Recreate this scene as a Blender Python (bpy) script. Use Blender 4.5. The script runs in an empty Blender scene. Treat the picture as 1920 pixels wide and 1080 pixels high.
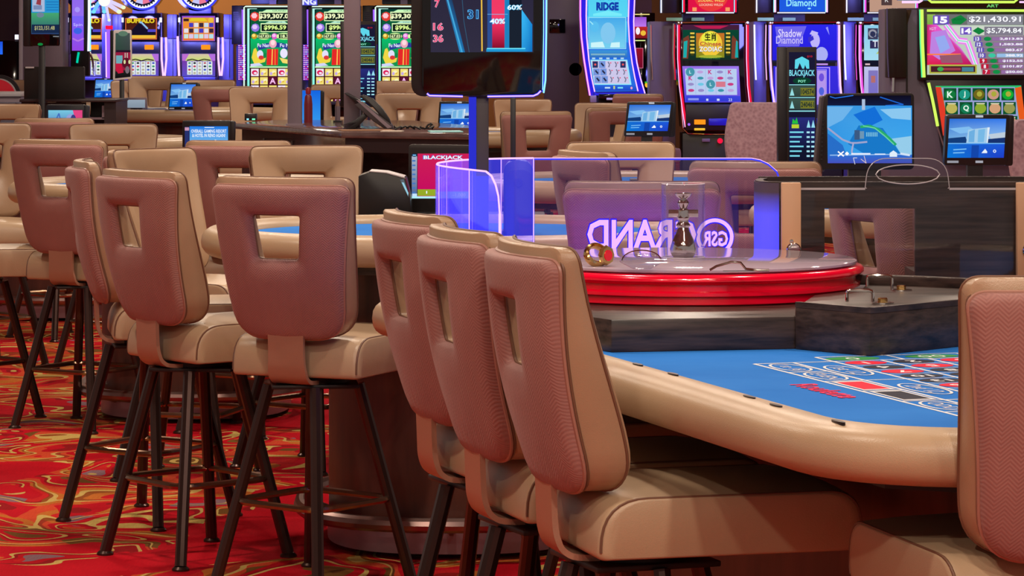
import bpy, bmesh, math, random
from mathutils import Vector, Matrix
random.seed(7)
S = bpy.context.scene
COL = S.collection
PI = math.pi
# ---------------------------------------------------------------- camera, world, lights, exposure
F, H, YH = 6000.0, 1.6, 95.0            # focal length in pixels of a 1920 px frame, eye height, horizon row
cam = bpy.data.cameras.new('camera'); camo = bpy.data.objects.new('camera', cam); COL.objects.link(camo)
cam.sensor_width = 36.0; cam.lens = 36.0 * F / 1920.0
cam.shift_y = -(540.0 - YH) / 1920.0
cam.clip_start = 0.1; cam.clip_end = 200
camo.location = (0, 0, H); camo.rotation_euler = (PI / 2, 0, 0)
S.camera = camo
S.view_settings.view_transform = 'Standard'; S.view_settings.look = 'None'
S.view_settings.gamma = 1.0; S.view_settings.use_curve_mapping = False
S.view_settings.exposure = 0.0
W = bpy.data.worlds.new('world'); S.world = W; W.use_nodes = True
W.node_tree.nodes['Background'].inputs[0].default_value = (1.0, 0.83, 0.74, 1)
W.node_tree.nodes['Background'].inputs[1].default_value = 0.29

def lamp(kind, name, loc, power, color, size=0.3, rot=(0, 0, 0), spot=None):
    l = bpy.data.lights.new(name, kind); l.energy = power; l.color = color
    if kind == 'AREA':
        l.shape = 'DISK'; l.size = size
    else:
        l.shadow_soft_size = size
    if spot:
        l.spot_size = spot; l.spot_blend = 0.6
    o = bpy.data.objects.new(name, l); COL.objects.link(o); o.location = loc; o.rotation_euler = rot
    return o
WARM = (1.0, 0.84, 0.67)
for (x, y, p) in [(-1.6, 5.6, 80), (1.2, 4.2, 60), (-0.3, 8.6, 85), (1.5, 7.6, 60), (-2.6, 9.6, 85), (-1.2, 12.4, 85),
                  (0.7, 12.3, 85), (-3.2, 14.5, 85), (2.4, 11.5, 70), (-1.8, 17.6, 95), (0.6, 17.0, 85), (3.2, 18.0, 80), (-3.6, 21.5, 110),
                  (-0.6, 22.8, 110), (2.6, 24.0, 90), (-2.4, 28, 130), (1.2, 29, 110),
                  (-1.5, 1.6, 120), (0.4, 0.4, 120), (0.9, 2.2, 110), (2.2, 0.8, 110)]:  # last row: unseen fill lamps added to brighten faces toward the camera
    lamp('AREA', 'downlight_and_fill_lamp', (x, y, 4.1), p * 0.66, WARM, 0.24)
sp_ = lamp('SPOT', 'wheel_fill_spot_lamp', (0.2, 3.6, 3.6), 130, WARM, 0.06, (0, 0, 0), math.radians(16))  # fill spot added to brighten the front of the red wheel
sp_.rotation_euler = (Vector((0.42, 7.45, 1.04)) - Vector((0.2, 3.6, 3.6))).to_track_quat('-Z', 'Y').to_euler()
BLUE = (0.12, 0.16, 1.0)
lamp('AREA', 'shield_led_lamp', (-0.088, 8.27, 1.05), 1.3, BLUE, 0.04, (PI / 2 + 0.45, 0, 0))
for x_ in (0.12, 0.36, 0.60):
    lamp('AREA', 'shield_led_lamp', (x_, 8.915, 1.025), 0.42, (0.34, 0.16, 1.0), 0.03, (PI / 2 + 0.45, 0, 0))
for (x, y, z, p) in [(-5.2, 38.4, 2.3, 55), (-4.45, 38.4, 2.3, 55), (-3.75, 38.2, 2.2, 50), (-3.1, 35.0, 1.9, 25), (0.9, 30.2, 2.1, 25), (2.35, 28.0, 2.0, 22), (3.2, 28.4, 2.0, 30)]:
    lamp('AREA', 'neon_spill_lamp', (x, y, z), p, (0.20, 0.20, 1.0), 0.5, (PI / 2 - 0.5, 0, 0))
for (x, y, z, p) in [(-5.0, 43.5, 3.6, 160), (-8.5, 43.5, 3.6, 60), (-2.0, 43.5, 3.6, 90)]:  # unseen fill lamps added to brighten the back wall
    lamp('AREA', 'back_wall_fill_lamp', (x, y, z), p, (1.0, 0.68, 0.36), 0.5, (PI / 2 - 0.7, 0, 0))

# ---------------------------------------------------------------- helpers
def sc_of(Y): return F / Y
def at(x, y, Y): return Vector(((x - 960.0) * Y / F, Y, H - (y - YH) * Y / F))
def onz(x, y, z):                      # the point at height z seen at a pixel of the photograph
    Y = F * (H - z) / (y - YH)
    return Vector(((x - 960.0) * Y / F, Y, z))
def lin(c):
    c = c / 255.0
    return c / 12.92 if c <= 0.04045 else ((c + 0.055) / 1.055) ** 2.4
def rgb(r, g, b): return (lin(r), lin(g), lin(b), 1.0)

class MB:
    def __init__(s): s.v = []; s.f = []; s.c = []
    def add(s, vs, fs):
        o = len(s.v); s.v += [tuple(p) for p in vs]; s.f += [tuple(o + i for i in q) for q in fs]
    def box(s, x0, x1, y0, y1, z0, z1):
        s.add([(x0, y0, z0), (x1, y0, z0), (x1, y1, z0), (x0, y1, z0), (x0, y0, z1), (x1, y0, z1), (x1, y1, z1), (x0, y1, z1)],
              [(0, 3, 2, 1), (4, 5, 6, 7), (0, 1, 5, 4), (1, 2, 6, 5), (2, 3, 7, 6), (3, 0, 4, 7)]); return s
    def prism(s, poly, z0, z1):
        n = len(poly)
        s.add([(p[0], p[1], z0) for p in poly] + [(p[0], p[1], z1) for p in poly],
              [tuple(range(n - 1, -1, -1)), tuple(range(n, 2 * n))] + [(i, (i + 1) % n, n + (i + 1) % n, n + i) for i in range(n)]); return s
    def slab(s, poly, y0, y1):           # outline in x,z pushed along y
        n = len(poly)
        s.add([(p[0], y0, p[1]) for p in poly] + [(p[0], y1, p[1]) for p in poly],
              [tuple(range(n)), tuple(range(2 * n - 1, n - 1, -1))] + [(i, n + i, n + (i + 1) % n, (i + 1) % n) for i in range(n)]); return s
    def grid(s, rings, closed_u=True, closed_v=False):   # rings: list of equal point lists
        m = len(rings); n = len(rings[0]); o = len(s.v)
        for r in rings: s.v += [tuple(p) for p in r]
        for i in range(m if closed_v else m - 1):
            for j in range(n if closed_u else n - 1):
                a = o + i * n + j; b = o + i * n + (j + 1) % n
                c = o + ((i + 1) % m) * n + (j + 1) % n; d = o + ((i + 1) % m) * n + j
                s.f.append((a, b, c, d))
        return s
    def cap(s, pts): o = len(s.v); s.v += [tuple(p) for p in pts]; s.f.append(tuple(range(o, o + len(pts)))); return s
    def tube(s, pts, r, sides=8, closed=False, r1=None, flat=None):
        pts = [Vector(p) for p in pts]; n = len(pts); rings = []
        up0 = None
        for i, p in enumerate(pts):
            if closed: t = pts[(i + 1) % n] - pts[i - 1]
            else: t = pts[min(i + 1, n - 1)] - pts[max(i - 1, 0)]
            t.normalize()
            if up0 is None:
                up0 = Vector((0, 0, 1)) if abs(t.z) < 0.9 else Vector((1, 0, 0))
            u = up0 - t * up0.dot(t)
            if u.length < 1e-4: u = Vector((1, 0, 0)) - t * t.x
            u.normalize(); up0 = u; w = t.cross(u)
            rr = r if r1 is None else r + (r1 - r) * i / (n - 1)
            rings.append([p + (u * math.sin(2 * PI * k / sides) * (flat or 1) + w * math.cos(2 * PI * k / sides)) * rr for k in range(sides)])
        s.grid(rings, True, closed)
        if not closed: s.cap(rings[0]); s.cap(rings[-1])
        return s
    def lathe(s, prof, n=32, c=(0, 0, 0)):
        rings = []
        for (r, z) in prof:
            r = max(r, 1e-4)
            rings.append([(c[0] + r * math.cos(2 * PI * k / n), c[1] + r * math.sin(2 * PI * k / n), c[2] + z) for k in range(n)])
        s.grid(rings)
        if prof[0][0] < 1e-3 or prof[0][0] != prof[-1][0] or abs(prof[0][1] - prof[-1][1]) > 0.2: s.cap(rings[0]); s.cap(rings[-1])
        return s
    def build(s, name, mat, parent=None, loc=None, bevel=0, seg=2, sharp=35, smooth=True):
        me = bpy.data.meshes.new(name); bm = bmesh.new()
        vs = [bm.verts.new(p) for p in s.v]
        for q in s.f:
            try: bm.faces.new([vs[i] for i in q])
            except ValueError: pass
        bmesh.ops.remove_doubles(bm, verts=bm.verts, dist=1e-6)
        bmesh.ops.recalc_face_normals(bm, faces=bm.faces)
        if bevel:
            es = [e for e in bm.edges if len(e.link_faces) == 2 and e.calc_face_angle(0) > 0.5]
            bmesh.ops.bevel(bm, geom=es, offset=bevel, segments=seg, affect='EDGES', profile=0.5, clamp_overlap=True)
        bm.to_mesh(me); bm.free()
        if smooth:
            for p in me.polygons: p.use_smooth = True
            me.set_sharp_from_angle(angle=math.radians(sharp))
        me.materials.append(mat)
        o = bpy.data.objects.new(name, me); COL.objects.link(o)
        if parent: o.parent = parent
        if loc is not None: o.location = loc
        return o

def thing(name, label, cat, loc=(0, 0, 0), rz=0.0, group=None):
    o = bpy.data.objects.new(name, None); COL.objects.link(o); o.empty_display_size = 0.1
    o.location = loc; o.rotation_euler = (0, 0, rz); o['label'] = label; o['category'] = cat
    if group: o['group'] = group
    return o
def tag(o, label, cat, group=None):
    o['label'] = label; o['category'] = cat
    if group: o['group'] = group
    return o
def struct(o): o['kind'] = 'structure'; return o
def copy_tree(o, parent=None):
    c = o.copy(); COL.objects.link(c)
    if parent: c.parent = parent
    for ch in list(o.children): copy_tree(ch, c)
    return c

# ---------------------------------------------------------------- materials
class NT:
    def __init__(s, name):
        s.m = bpy.data.materials.new(name); s.m.use_nodes = True; s.t = s.m.node_tree; s.n = s.t.nodes; s.l = s.t.links
        s.n.clear(); s.out = s.n.new('ShaderNodeOutputMaterial')
    def new(s, typ, **kw):
        n = s.n.new('ShaderNode' + typ)
        for k, v in kw.items(): setattr(n, k, v)
        return n
    def put(s, sock, v):
        if hasattr(v, 'is_output') or isinstance(v, bpy.types.NodeSocket): s.l.new(v, sock)
        elif v is not None: sock.default_value = v
    def math(s, op, a, b=None, c=None):
        n = s.new('Math', operation=op); s.put(n.inputs[0], a)
        if b is not None: s.put(n.inputs[1], b)
        if c is not None: s.put(n.inputs[2], c)
        return n.outputs[0]
    def mix(s, fac, a, b):
        n = s.new('Mix', data_type='RGBA'); s.put(n.inputs['Factor'], fac); s.put(n.inputs[6], a); s.put(n.inputs[7], b); return n.outputs[2]
    def noise(s, vec, scale, detail=2.0, rough=0.5, dist=0.0):
        n = s.new('TexNoise'); s.put(n.inputs['Vector'], vec); n.inputs['Scale'].default_value = scale
        n.inputs['Detail'].default_value = detail; n.inputs['Roughness'].default_value = rough; n.inputs['Distortion'].default_value = dist; return n
    def mapping(s, vec, sc=(1, 1, 1), rot=(0, 0, 0)):
        n = s.new('Mapping'); s.put(n.inputs[0], vec); n.inputs['Scale'].default_value = sc; n.inputs['Rotation'].default_value = rot; return n.outputs[0]
    def coord(s, which='Object'): return s.new('TexCoord').outputs[which]
    def bump(s, h, strength, dist=0.002):
        n = s.new('Bump'); s.put(n.inputs['Height'], h); n.inputs['Strength'].default_value = strength; n.inputs['Distance'].default_value = dist; return n.outputs[0]
    def pbr(s, col, rough=0.5, metal=0.0, spec=0.5, normal=None, coat=0.0, sheen=0.0):
        p = s.new('BsdfPrincipled'); s.put(p.inputs['Base Color'], col); s.put(p.inputs['Roughness'], rough); p.inputs['Metallic'].default_value = metal
        p.inputs['Specular IOR Level'].default_value = spec; p.inputs['Coat Weight'].default_value = coat; p.inputs['Coat Roughness'].default_value = 0.08
        p.inputs['Sheen Weight'].default_value = sheen
        if normal is not None: s.l.new(normal, p.inputs['Normal'])
        s.l.new(p.outputs[0], s.out.inputs[0]); return p
def plain(name, col, rough=0.5, metal=0.0, spec=0.5, coat=0.0, var=0.06, scale=9.0, bump=0.0):
    t = NT(name); c = t.coord(); n = t.noise(c, scale, 3)
    k = t.math('MULTIPLY_ADD', n.outputs[0], 2 * var, 1 - var)
    vm = t.new('VectorMath', operation='SCALE'); vm.inputs[0].default_value = col[:3]; t.l.new(k, vm.inputs['Scale'])
    nb = t.bump(t.noise(c, scale * 20, 2).outputs[0], bump) if bump else None
    t.pbr(vm.outputs[0], rough, metal, spec, nb, coat); return t.m
def emit(name, col, strength):
    t = NT(name); e = t.new('Emission'); e.inputs[0].default_value = col; e.inputs[1].default_value = strength
    t.l.new(e.outputs[0], t.out.inputs[0]); return t.m

def m_leather(name, a, b):
    t = NT(name); c = t.coord(); n = t.noise(c, 5, 3); col = t.mix(n.outputs[0], a, b)
    v = t.new('TexVoronoi'); t.l.new(c, v.inputs['Vector']); v.inputs['Scale'].default_value = 420
    h = t.math('ADD', v.outputs['Distance'], t.math('MULTIPLY', t.noise(c, 30, 2).outputs[0], 1.2))
    t.pbr(col, 0.36, 0, 0.5, t.bump(h, 0.12, 0.0015), sheen=0.0); return t.m
def m_herring(name, a, b):
    t = NT(name); c = t.coord(); sp = t.new('SeparateXYZ'); t.l.new(c, sp.inputs[0])
    zig = t.math('ABSOLUTE', t.math('SUBTRACT', t.math('FRACT', t.math('MULTIPLY', sp.outputs[0], 1 / 0.034)), 0.5))
    ph = t.math('ADD', t.math('MULTIPLY', sp.outputs[2], 1 / 0.0075), t.math('MULTIPLY', zig, 4.4))
    w = t.math('PINGPONG', ph, 0.5); w = t.math('MULTIPLY', w, 2.0)
    n = t.noise(c, 6, 3); k = t.math('ADD', t.math('MULTIPLY', w, 0.35), t.math('MULTIPLY', n.outputs[0], 0.65))
    t.pbr(t.mix(k, a, b), 0.62, 0, 0.35, t.bump(w, 0.35, 0.0012), sheen=0.15); return t.m
def m_speckle(name, a, b):
    t = NT(name); c = t.coord(); v = t.new('TexVoronoi'); t.l.new(c, v.inputs['Vector']); v.inputs['Scale'].default_value = 55
    n = t.noise(c, 40, 2); k = t.math('ADD', t.math('MULTIPLY', v.outputs['Distance'], 0.7), t.math('MULTIPLY', n.outputs[0], 0.4))
    t.pbr(t.mix(k, a, b), 0.7, 0, 0.3); return t.m
def m_wood(name, a, b, sc=(1.6, 9, 26), rough=0.35):
    t = NT(name); c = t.coord(); v = t.mapping(c, sc); n = t.noise(v, 3, 5, 0.55, 0.15); n2 = t.noise(c, 1.3, 2)
    k = t.math('ADD', t.math('MULTIPLY', n.outputs[0], 0.88), t.math('MULTIPLY', n2.outputs[0], 0.15))
    r = t.new('ValToRGB'); t.l.new(k, r.inputs[0]); r.color_ramp.elements[0].position = 0.35; r.color_ramp.elements[0].color = a
    r.color_ramp.elements[1].position = 0.68; r.color_ramp.elements[1].color = b
    t.pbr(r.outputs[0], rough, 0, 0.5, t.bump(n.outputs[0], 0.08)); return t.m
def m_carpet():
    t = NT('carpet'); c = t.coord('Object')
    w = t.noise(c, 1.1, 2.0); vm = t.new('VectorMath', operation='MULTIPLY_ADD'); t.l.new(w.outputs['Color'], vm.inputs[0])
    vm.inputs[1].default_value = (0.9, 0.9, 0); t.l.new(c, vm.inputs[2]); p = vm.outputs[0]
    n1 = t.noise(p, 2.3, 1.0, 0.5, 0.6).outputs[0]
    fr = t.math('FRACT', t.math('MULTIPLY', n1, 7.0)); ln = t.math('ABSOLUTE', t.math('SUBTRACT', fr, 0.5))
    line = t.math('LESS_THAN', ln, 0.070); dark = t.math('LESS_THAN', t.math('ABSOLUTE', t.math('SUBTRACT', fr, 0.66)), 0.09)
    zone = t.noise(c, 0.75, 1.0).outputs[0]; zn = t.math('GREATER_THAN', zone, 0.43)
    n3 = t.noise(p, 2.3, 1.0).outputs[0]
    odd = t.math('GREATER_THAN', t.math('FRACT', t.math('MULTIPLY', t.math('FLOOR', t.math('MULTIPLY', n1, 7.0)), 0.5)), 0.25)
    red = t.mix(t.noise(c, 3, 2).outputs[0], rgb(168, 10, 26), rgb(214, 24, 42))
    fill = t.new('ValToRGB'); t.l.new(n3, fill.inputs[0]); cr = fill.color_ramp; cr.interpolation = 'CONSTANT'
    cr.elements[0].position = 0.0; cr.elements[0].color = rgb(95, 88, 38); cr.elements[1].position = 0.40; cr.elements[1].color = rgb(212, 82, 48)
    for pos, q in ((0.50, (196, 120, 48)), (0.56, (205, 40, 40)), (0.63, (128, 118, 128))):
        e = cr.elements.new(pos); e.color = rgb(*q)
    col = t.mix(t.math('MULTIPLY', odd, t.math('MULTIPLY', zn, 0.85)), red, fill.outputs[0])
    col = t.mix(t.math('MULTIPLY', dark, t.math('MULTIPLY_ADD', zn, 0.5, 0.0)), col, rgb(70, 30, 22))
    col = t.mix(t.math('MULTIPLY', line, zn), col, rgb(206, 176, 100))
    fib = t.noise(t.mapping(c, (1, 1, 1), (0, 0, 0.7)), 160, 3); fs = t.noise(t.mapping(c, (60, 7, 1), (0, 0, 0.5)), 2.5, 2)
    col = t.mix(t.math('MULTIPLY', fs.outputs[0], 0.35), col, rgb(90, 10, 18))
    t.pbr(col, 0.95, 0, 0.05, t.bump(fib.outputs[0], 0.5, 0.004)); return t.m
def m_felt():
    t = NT('blue_felt'); c = t.coord(); n = t.noise(c, 4, 3); f = t.noise(c, 350, 2)
    t.pbr(t.mix(n.outputs[0], rgb(30, 108, 200), rgb(56, 134, 222)), 0.9, 0, 0.1, t.bump(f.outputs[0], 0.25)); return t.m
def m_attr(name, emission):
    t = NT(name); a = t.new('Attribute', attribute_name='Col')
    if emission:
        e = t.new('Emission'); t.l.new(a.outputs['Color'], e.inputs[0]); e.inputs[1].default_value = emission; t.l.new(e.outputs[0], t.out.inputs[0])
    else: t.pbr(a.outputs['Color'], 0.75, 0, 0.2)
    return t.m
def m_acrylic(name, tint, glow=None, gs=0.0, rough=0.02, fac=0.06):
    t = NT(name); tr = t.new('BsdfTransparent'); tr.inputs[0].default_value = tint
    gl = t.new('BsdfGlossy'); gl.inputs['Roughness'].default_value = rough; lw = t.new('LayerWeight'); lw.inputs[0].default_value = 0.35
    nz = t.noise(t.coord(), 6, 2)
    mx = t.new('MixShader'); t.l.new(t.math('MULTIPLY_ADD', lw.outputs['Facing'], 0.30, t.math('MULTIPLY', nz.outputs[0], fac)), mx.inputs[0]); t.l.new(tr.outputs[0], mx.inputs[1]); t.l.new(gl.outputs[0], mx.inputs[2])
    o = mx.outputs[0]
    if glow:
        e = t.new('Emission'); e.inputs[0].default_value = glow; e.inputs[1].default_value = gs; ad = t.new('AddShader')
        t.l.new(o, ad.inputs[0]); t.l.new(e.outputs[0], ad.inputs[1]); o = ad.outputs[0]
    t.l.new(o, t.out.inputs[0]); return t.m
def m_cover():
    t = NT('clear_wheel_cover'); n = t.noise(t.coord(), 3, 2)
    p = t.pbr(t.mix(n.outputs[0], rgb(196, 178, 198), rgb(208, 190, 208)), 0.04, 0, 0.6); p.inputs['Transmission Weight'].default_value = 0.35; p.inputs['IOR'].default_value = 1.49
    return t.m
LEATHER = m_leather('tan_leather', rgb(158, 128, 102), rgb(178, 146, 118))
LEATHER2 = m_leather('light_tan_leather', rgb(168, 141, 113), rgb(188, 160, 130))
STRAP = m_leather('brown_tan_leather', rgb(156, 112, 92), rgb(172, 126, 104))
SHELL = m_herring('mauve_herringbone_fabric', rgb(130, 84, 82), rgb(172, 122, 114))
PIPE = plain('piping', rgb(112, 78, 60), 0.5)
RIM = m_leather('rim_leather', rgb(156, 110, 98), rgb(172, 126, 112))
BRONZE = plain('dark_bronze_metal', rgb(70, 52, 48), 0.30, 0.75, 0.5)
RING = plain('bronze_foot_ring', rgb(150, 118, 96), 0.22, 0.95)
PLATE = plain('black_metal', rgb(34, 26, 26), 0.5, 0.3)
WOOD = m_wood('dark_wood', rgb(28, 20, 20), rgb(74, 57, 53))
WOODRED = m_wood('red_brown_wood', rgb(52, 24, 18), rgb(104, 58, 44), (3, 3, 0.5), 0.4)
KICK = plain('brushed_kick_plate', rgb(148, 116, 124), 0.42, 0.6)
CHROME = plain('chrome', rgb(225, 222, 220), 0.07, 1.0, var=0.02)
GOLD = plain('gold_metal', rgb(226, 186, 120), 0.15, 1.0, var=0.03)
STEEL = plain('foot_rail_steel', rgb(170, 140, 134), 0.28, 0.95)
FELT = m_felt()
FABRIC = m_speckle('speckled_fabric', rgb(140, 104, 120), rgb(198, 166, 180))
BLACK = plain('black_plastic', rgb(26, 24, 28), 0.35)
GLOSS = plain('gloss_black', rgb(10, 9, 13), 0.06, 0, 0.6)
DARK = plain('dark_grey_plastic', rgb(58, 48, 54), 0.45)
GREYP = plain('warm_grey_metal', rgb(134, 118, 130), 0.4, 0.2)
WHITEP = plain('white_frame', rgb(244, 240, 244), 0.4)
LGREY = plain('light_grey', rgb(190, 184, 190), 0.45)
BODYBLUE = plain('blue_grey_cabinet', rgb(96, 92, 150), 0.35, 0.3)
CAB = plain('dark_cabinet', rgb(94, 82, 108), 0.4, 0.1)
COUNTER = m_wood('counter_laminate', rgb(84, 66, 66), rgb(112, 92, 90), (0.6, 6, 10), 0.10)
COUNTERD = plain('dark_counter', rgb(44, 32, 36), 0.4)
WALLB = plain('brown_wall', rgb(120, 84, 44), 0.85, var=0.08, scale=2)
REDPL = plain('red_gloss_plastic', rgb(242, 4, 50), 0.16, 0, 0.5, coat=0.5, var=0.02)
TANP = plain('tan_post', rgb(206, 160, 124), 0.5)
SCREEN = m_attr('screen', 1.0)
PRINT = m_attr('print', 0)
ACRYL = m_acrylic('clear_acrylic', (0.97, 0.97, 0.98, 1))
ACRYLB = m_acrylic('edge_lit_acrylic', (0.80, 0.80, 1, 1), (0.05, 0.06, 1, 1), 0.29)
LEDP = emit('pink_violet_led', (1.0, 0.55, 1.0, 1), 1.3)
LEDB = emit('blue_led', (0.05, 0.06, 1.0, 1), 1.0)
LEDC = emit('cyan_led', (0.25, 0.75, 1.0, 1), 1.5)
LEDR = emit('red_led', (1.0, 0.01, 0.06, 1), 1.0)
LEDG = emit('green_yellow_led', (0.65, 1.0, 0.12, 1), 1.1)
LEDV = emit('violet_led', (0.35, 0.12, 1.0, 1), 1.1)
LEDM = emit('magenta_led', (0.9, 0.1, 0.8, 1), 1.0)
LEDW = emit('white_led', (0.8, 0.8, 1.0, 1), 1.3)

# ---------------------------------------------------------------- setting
fl = MB().box(-14, 14, -3, 50, -0.05, 0).build('floor', m_carpet(), smooth=False); struct(fl)
struct(MB().box(-14, 14, 46, 46.2, 0, 4.3).build('wall_back', WALLB, smooth=False))
struct(MB().box(-14, 14, -3, 50, 4.3, 4.4).build('ceiling', plain('ceiling_paint', rgb(150, 120, 100), 0.9), smooth=False))

# ---------------------------------------------------------------- bar stool
def rounded(poly, radii, n=6):
    out = []; k = len(poly)
    for i, p in enumerate(poly):
        p = Vector(p); a = (Vector(poly[i - 1]) - p).normalized(); b = (Vector(poly[(i + 1) % k]) - p).normalized(); r = radii[i]
        A = p + a * r; B = p + b * r
        for j in range(n + 1):
            t = j / n; out.append(A * (1 - t) ** 2 + p * 2 * t * (1 - t) + B * t * t)
    return out
def ray(poly, c, ang):
    d = Vector((math.cos(ang), math.sin(ang))); best = 0
    for i in range(len(poly)):
        p = poly[i]; q = poly[(i + 1) % len(poly)]; e = q - p; den = d.x * e.y - d.y * e.x
        if abs(den) < 1e-12: continue
        w = p - c; t = (w.x * e.y - w.y * e.x) / den; u = (w.x * d.y - w.y * d.x) / den
        if -1e-6 <= u <= 1 + 1e-6 and t > best: best = t
    return c + d * best
Z0, Z1 = 0.746, 1.216
BO = rounded([(-0.172, Z0), (0.172, Z0), (0.226, Z1), (-0.226, Z1)], [0.085, 0.085, 0.035, 0.035], 8)
BI = rounded([(-0.068, 0.985), (0.068, 0.985), (0.080, 1.118), (-0.080, 1.118)], [0.014] * 4, 4)
BC = Vector((0, 1.053))
angs = sorted([math.atan2(p.y - BC.y, p.x - BC.x) for p in BO + BI] + [2 * PI * i / 40 - PI for i in range(40)])
ang2 = [angs[0]]
for a in angs[1:]:
    if a - ang2[-1] > 0.012: ang2.append(a)
OUT = [ray(BO, BC, a) for a in ang2]; INN = [ray(BI, BC, a) for a in ang2]
def y_rear(x, z):
    t = (z - Z0) / (Z1 - Z0); return -0.292 - 0.098 * t - 0.02 * math.sin(PI * t) + 0.045 * (x / 0.225) ** 2
def cush(z):
    t = max(0, min(1, (z - Z0) / (Z1 - Z0))); return 0.030 + 0.052 * math.sin(PI * min(1, t * 1.25) ** 0.8 * 0.86 + 0.25) ** 1.2 if t < 0.9 else 0.034
def lift(z, k):
    s = max(0.0, min(1.0, (z - 1.125) / 0.091)); return z + k * s * s * (3 - 2 * s)
def ringmesh(loop, k=0.0):
    """loop: list of (t, fn(x,z)->y offset from the rear surface), lofted round the frame of the backrest"""
    mb = MB(); rings = []
    for (t, fn) in loop:
        r = []
        for a, b in zip(INN, OUT):
            p = a.lerp(b, t); r.append((p.x, y_rear(p.x, p.y) + fn(p.x, p.y), lift(p.y, k)))
        rings.append(r)
    mb.grid(rings, True, True); return mb
def outline_tube(t, off, r, k=0.0):
    pts = []
    for a, b in zip(INN, OUT):
        p = a.lerp(b, t); pts.append((p.x, y_rear(p.x, p.y) + off(p.x, p.y), lift(p.y, k)))
    return MB().tube(pts, r, 6, True)
K = lambda v: (lambda x, z: v)
def thick(z): 
    t = (z - Z0) / (Z1 - Z0); t = max(0, min(1, t))
    return 0.030 + 0.074 * math.sin(PI * min(1.0, 0.16 + 0.80 * t ** 0.62)) ** 1.1
def make_stool():
    r = thing('bar_stool', 'x', 'stool')
    ST = 0.030
    ringmesh([(0.0, K(ST)), (0.0, K(0.024)), (0.05, K(0.010)), (0.14, K(0.003)), (0.3, K(0)), (0.6, K(0)), (0.85, K(0.001)), (0.94, K(0.004)), (0.985, K(0.010)), (1.0, K(0.018)), (1.0, K(ST)), (0.5, K(ST))], -0.013).build('backrest_shell', SHELL, r, sharp=60)
    front = lambda k: (lambda x, z: ST + thick(z) * k)
    cu = ringmesh([(0.01, K(ST)), (0.01, front(0.35)), (0.08, front(0.62)), (0.3, front(0.78)), (0.6, front(0.93)), (0.88, front(1.02)), (0.965, front(0.97)), (0.992, front(0.86)), (0.992, K(ST + 0.004)), (0.95, K(ST)), (0.5, K(ST))], 0.011).build('backrest_cushion', LEATHER, r, sharp=50)
    outline_tube(0.992, front(0.88), 0.0030, 0.011).build('seam_piping', PIPE, cu)
    outline_tube(1.0, K(ST - 0.001), 0.0042, -0.013).build('seam_piping', RIM, cu)
    outline_tube(0.995, K(ST + 0.006), 0.0033, -0.008).build('seam_piping', PIPE, cu)
    outline_tube(0.006, K(ST + 0.003), 0.004).build('seam_piping', PIPE, cu)
    # seat: a padded block with rolled rear and front edges
    pf = rounded([(-0.235, 0.628), (0.305, 0.628), (0.305, 0.746), (-0.235, 0.746)], [0.015, 0.036, 0.072, 0.095], 8)
    rings = []
    for (x, k) in [(-0.210, 0.90), (-0.208, 0.955), (-0.201, 0.99), (-0.192, 1.0), (-0.11, 1.0), (0, 1.0), (0.11, 1.0), (0.192, 1.0), (0.201, 0.99), (0.208, 0.955), (0.210, 0.90)]:
        cr = 0.010 * (1 - (x / 0.210) ** 2)
        rings.append([(x, p.x * k, 0.687 + (p.y - 0.687) * k + (cr if p.y > 0.7 else 0)) for p in pf])
    mb = MB().grid(rings); mb.cap(rings[0]); mb.cap(rings[-1])
    st = mb.build('seat', LEATHER2, r, sharp=50)
    for sx in (-1, 1):
        MB().tube([(sx * 0.2045, p.x * 0.978, 0.687 + (p.y - 0.687) * 0.978) for p in pf[9 * 1 + 4:] + pf[:5] if p.y > 0.640], 0.003, 6).build('seam_piping', PIPE, st)
    # bracket that carries the back
    path = [(-0.285, 0.85), (-0.282, 0.76), (-0.280, 0.70), (-0.278, 0.662), (-0.268, 0.632), (-0.245, 0.615), (-0.20, 0.611), (-0.05, 0.611)]
    pts = []
    for i in range(len(path) - 1):
        for j in range(4):
            t = j / 4; pts.append((path[i][0] + (path[i + 1][0] - path[i][0]) * t, path[i][1] + (path[i + 1][1] - path[i][1]) * t))
    for _ in range(2):
        pts = [pts[0]] + [((pts[i - 1][0] + 2 * pts[i][0] + pts[i + 1][0]) / 4, (pts[i - 1][1] + 2 * pts[i][1] + pts[i + 1][1]) / 4) for i in range(1, len(pts) - 1)] + [pts[-1]]
    rr = []
    for i, (y, z) in enumerate(pts):
        a = pts[max(0, i - 1)]; b = pts[min(len(pts) - 1, i + 1)]; d = Vector((b[0] - a[0], b[1] - a[1])).normalized(); nx, nz = -d.y * 0.006, d.x * 0.006
        w = 0.062 - 0.004 * math.sin(PI * min(1, i / 14))
        rr.append([(-w, y - nx, z - nz), (w, y - nx, z - nz), (w, y + nx, z + nz), (-w, y + nx, z + nz)])
    mb = MB().grid(rr); mb.cap(rr[0]); mb.cap(rr[-1]); mb.build('back_bracket', STRAP, r)
    mb = MB(); mb.box(-0.13, 0.13, -0.13, 0.13, 0.594, 0.606); mb.lathe([(0.11, 0.606), (0.11, 0.628)], 20); mb.build('swivel_plate', PLATE, r, bevel=0.003)
    for i in range(4):
        a = PI / 2 * i; c, s_ = math.cos(a), math.sin(a)
        lg = MB().tube([(c * 0.135, s_ * 0.135, 0.596), (c * 0.292, s_ * 0.292, 0.012)], 0.0188, 10).build('leg', BRONZE, r)
        MB().lathe([(0.027, 0.0), (0.027, 0.006), (0.019, 0.013)], 14, (c * 0.293, s_ * 0.293, 0)).build('foot_glide', BRONZE, lg)
    cor = [Vector((0.246, 0)), Vector((0, 0.246)), Vector((-0.246, 0)), Vector((0, -0.246))]
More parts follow.
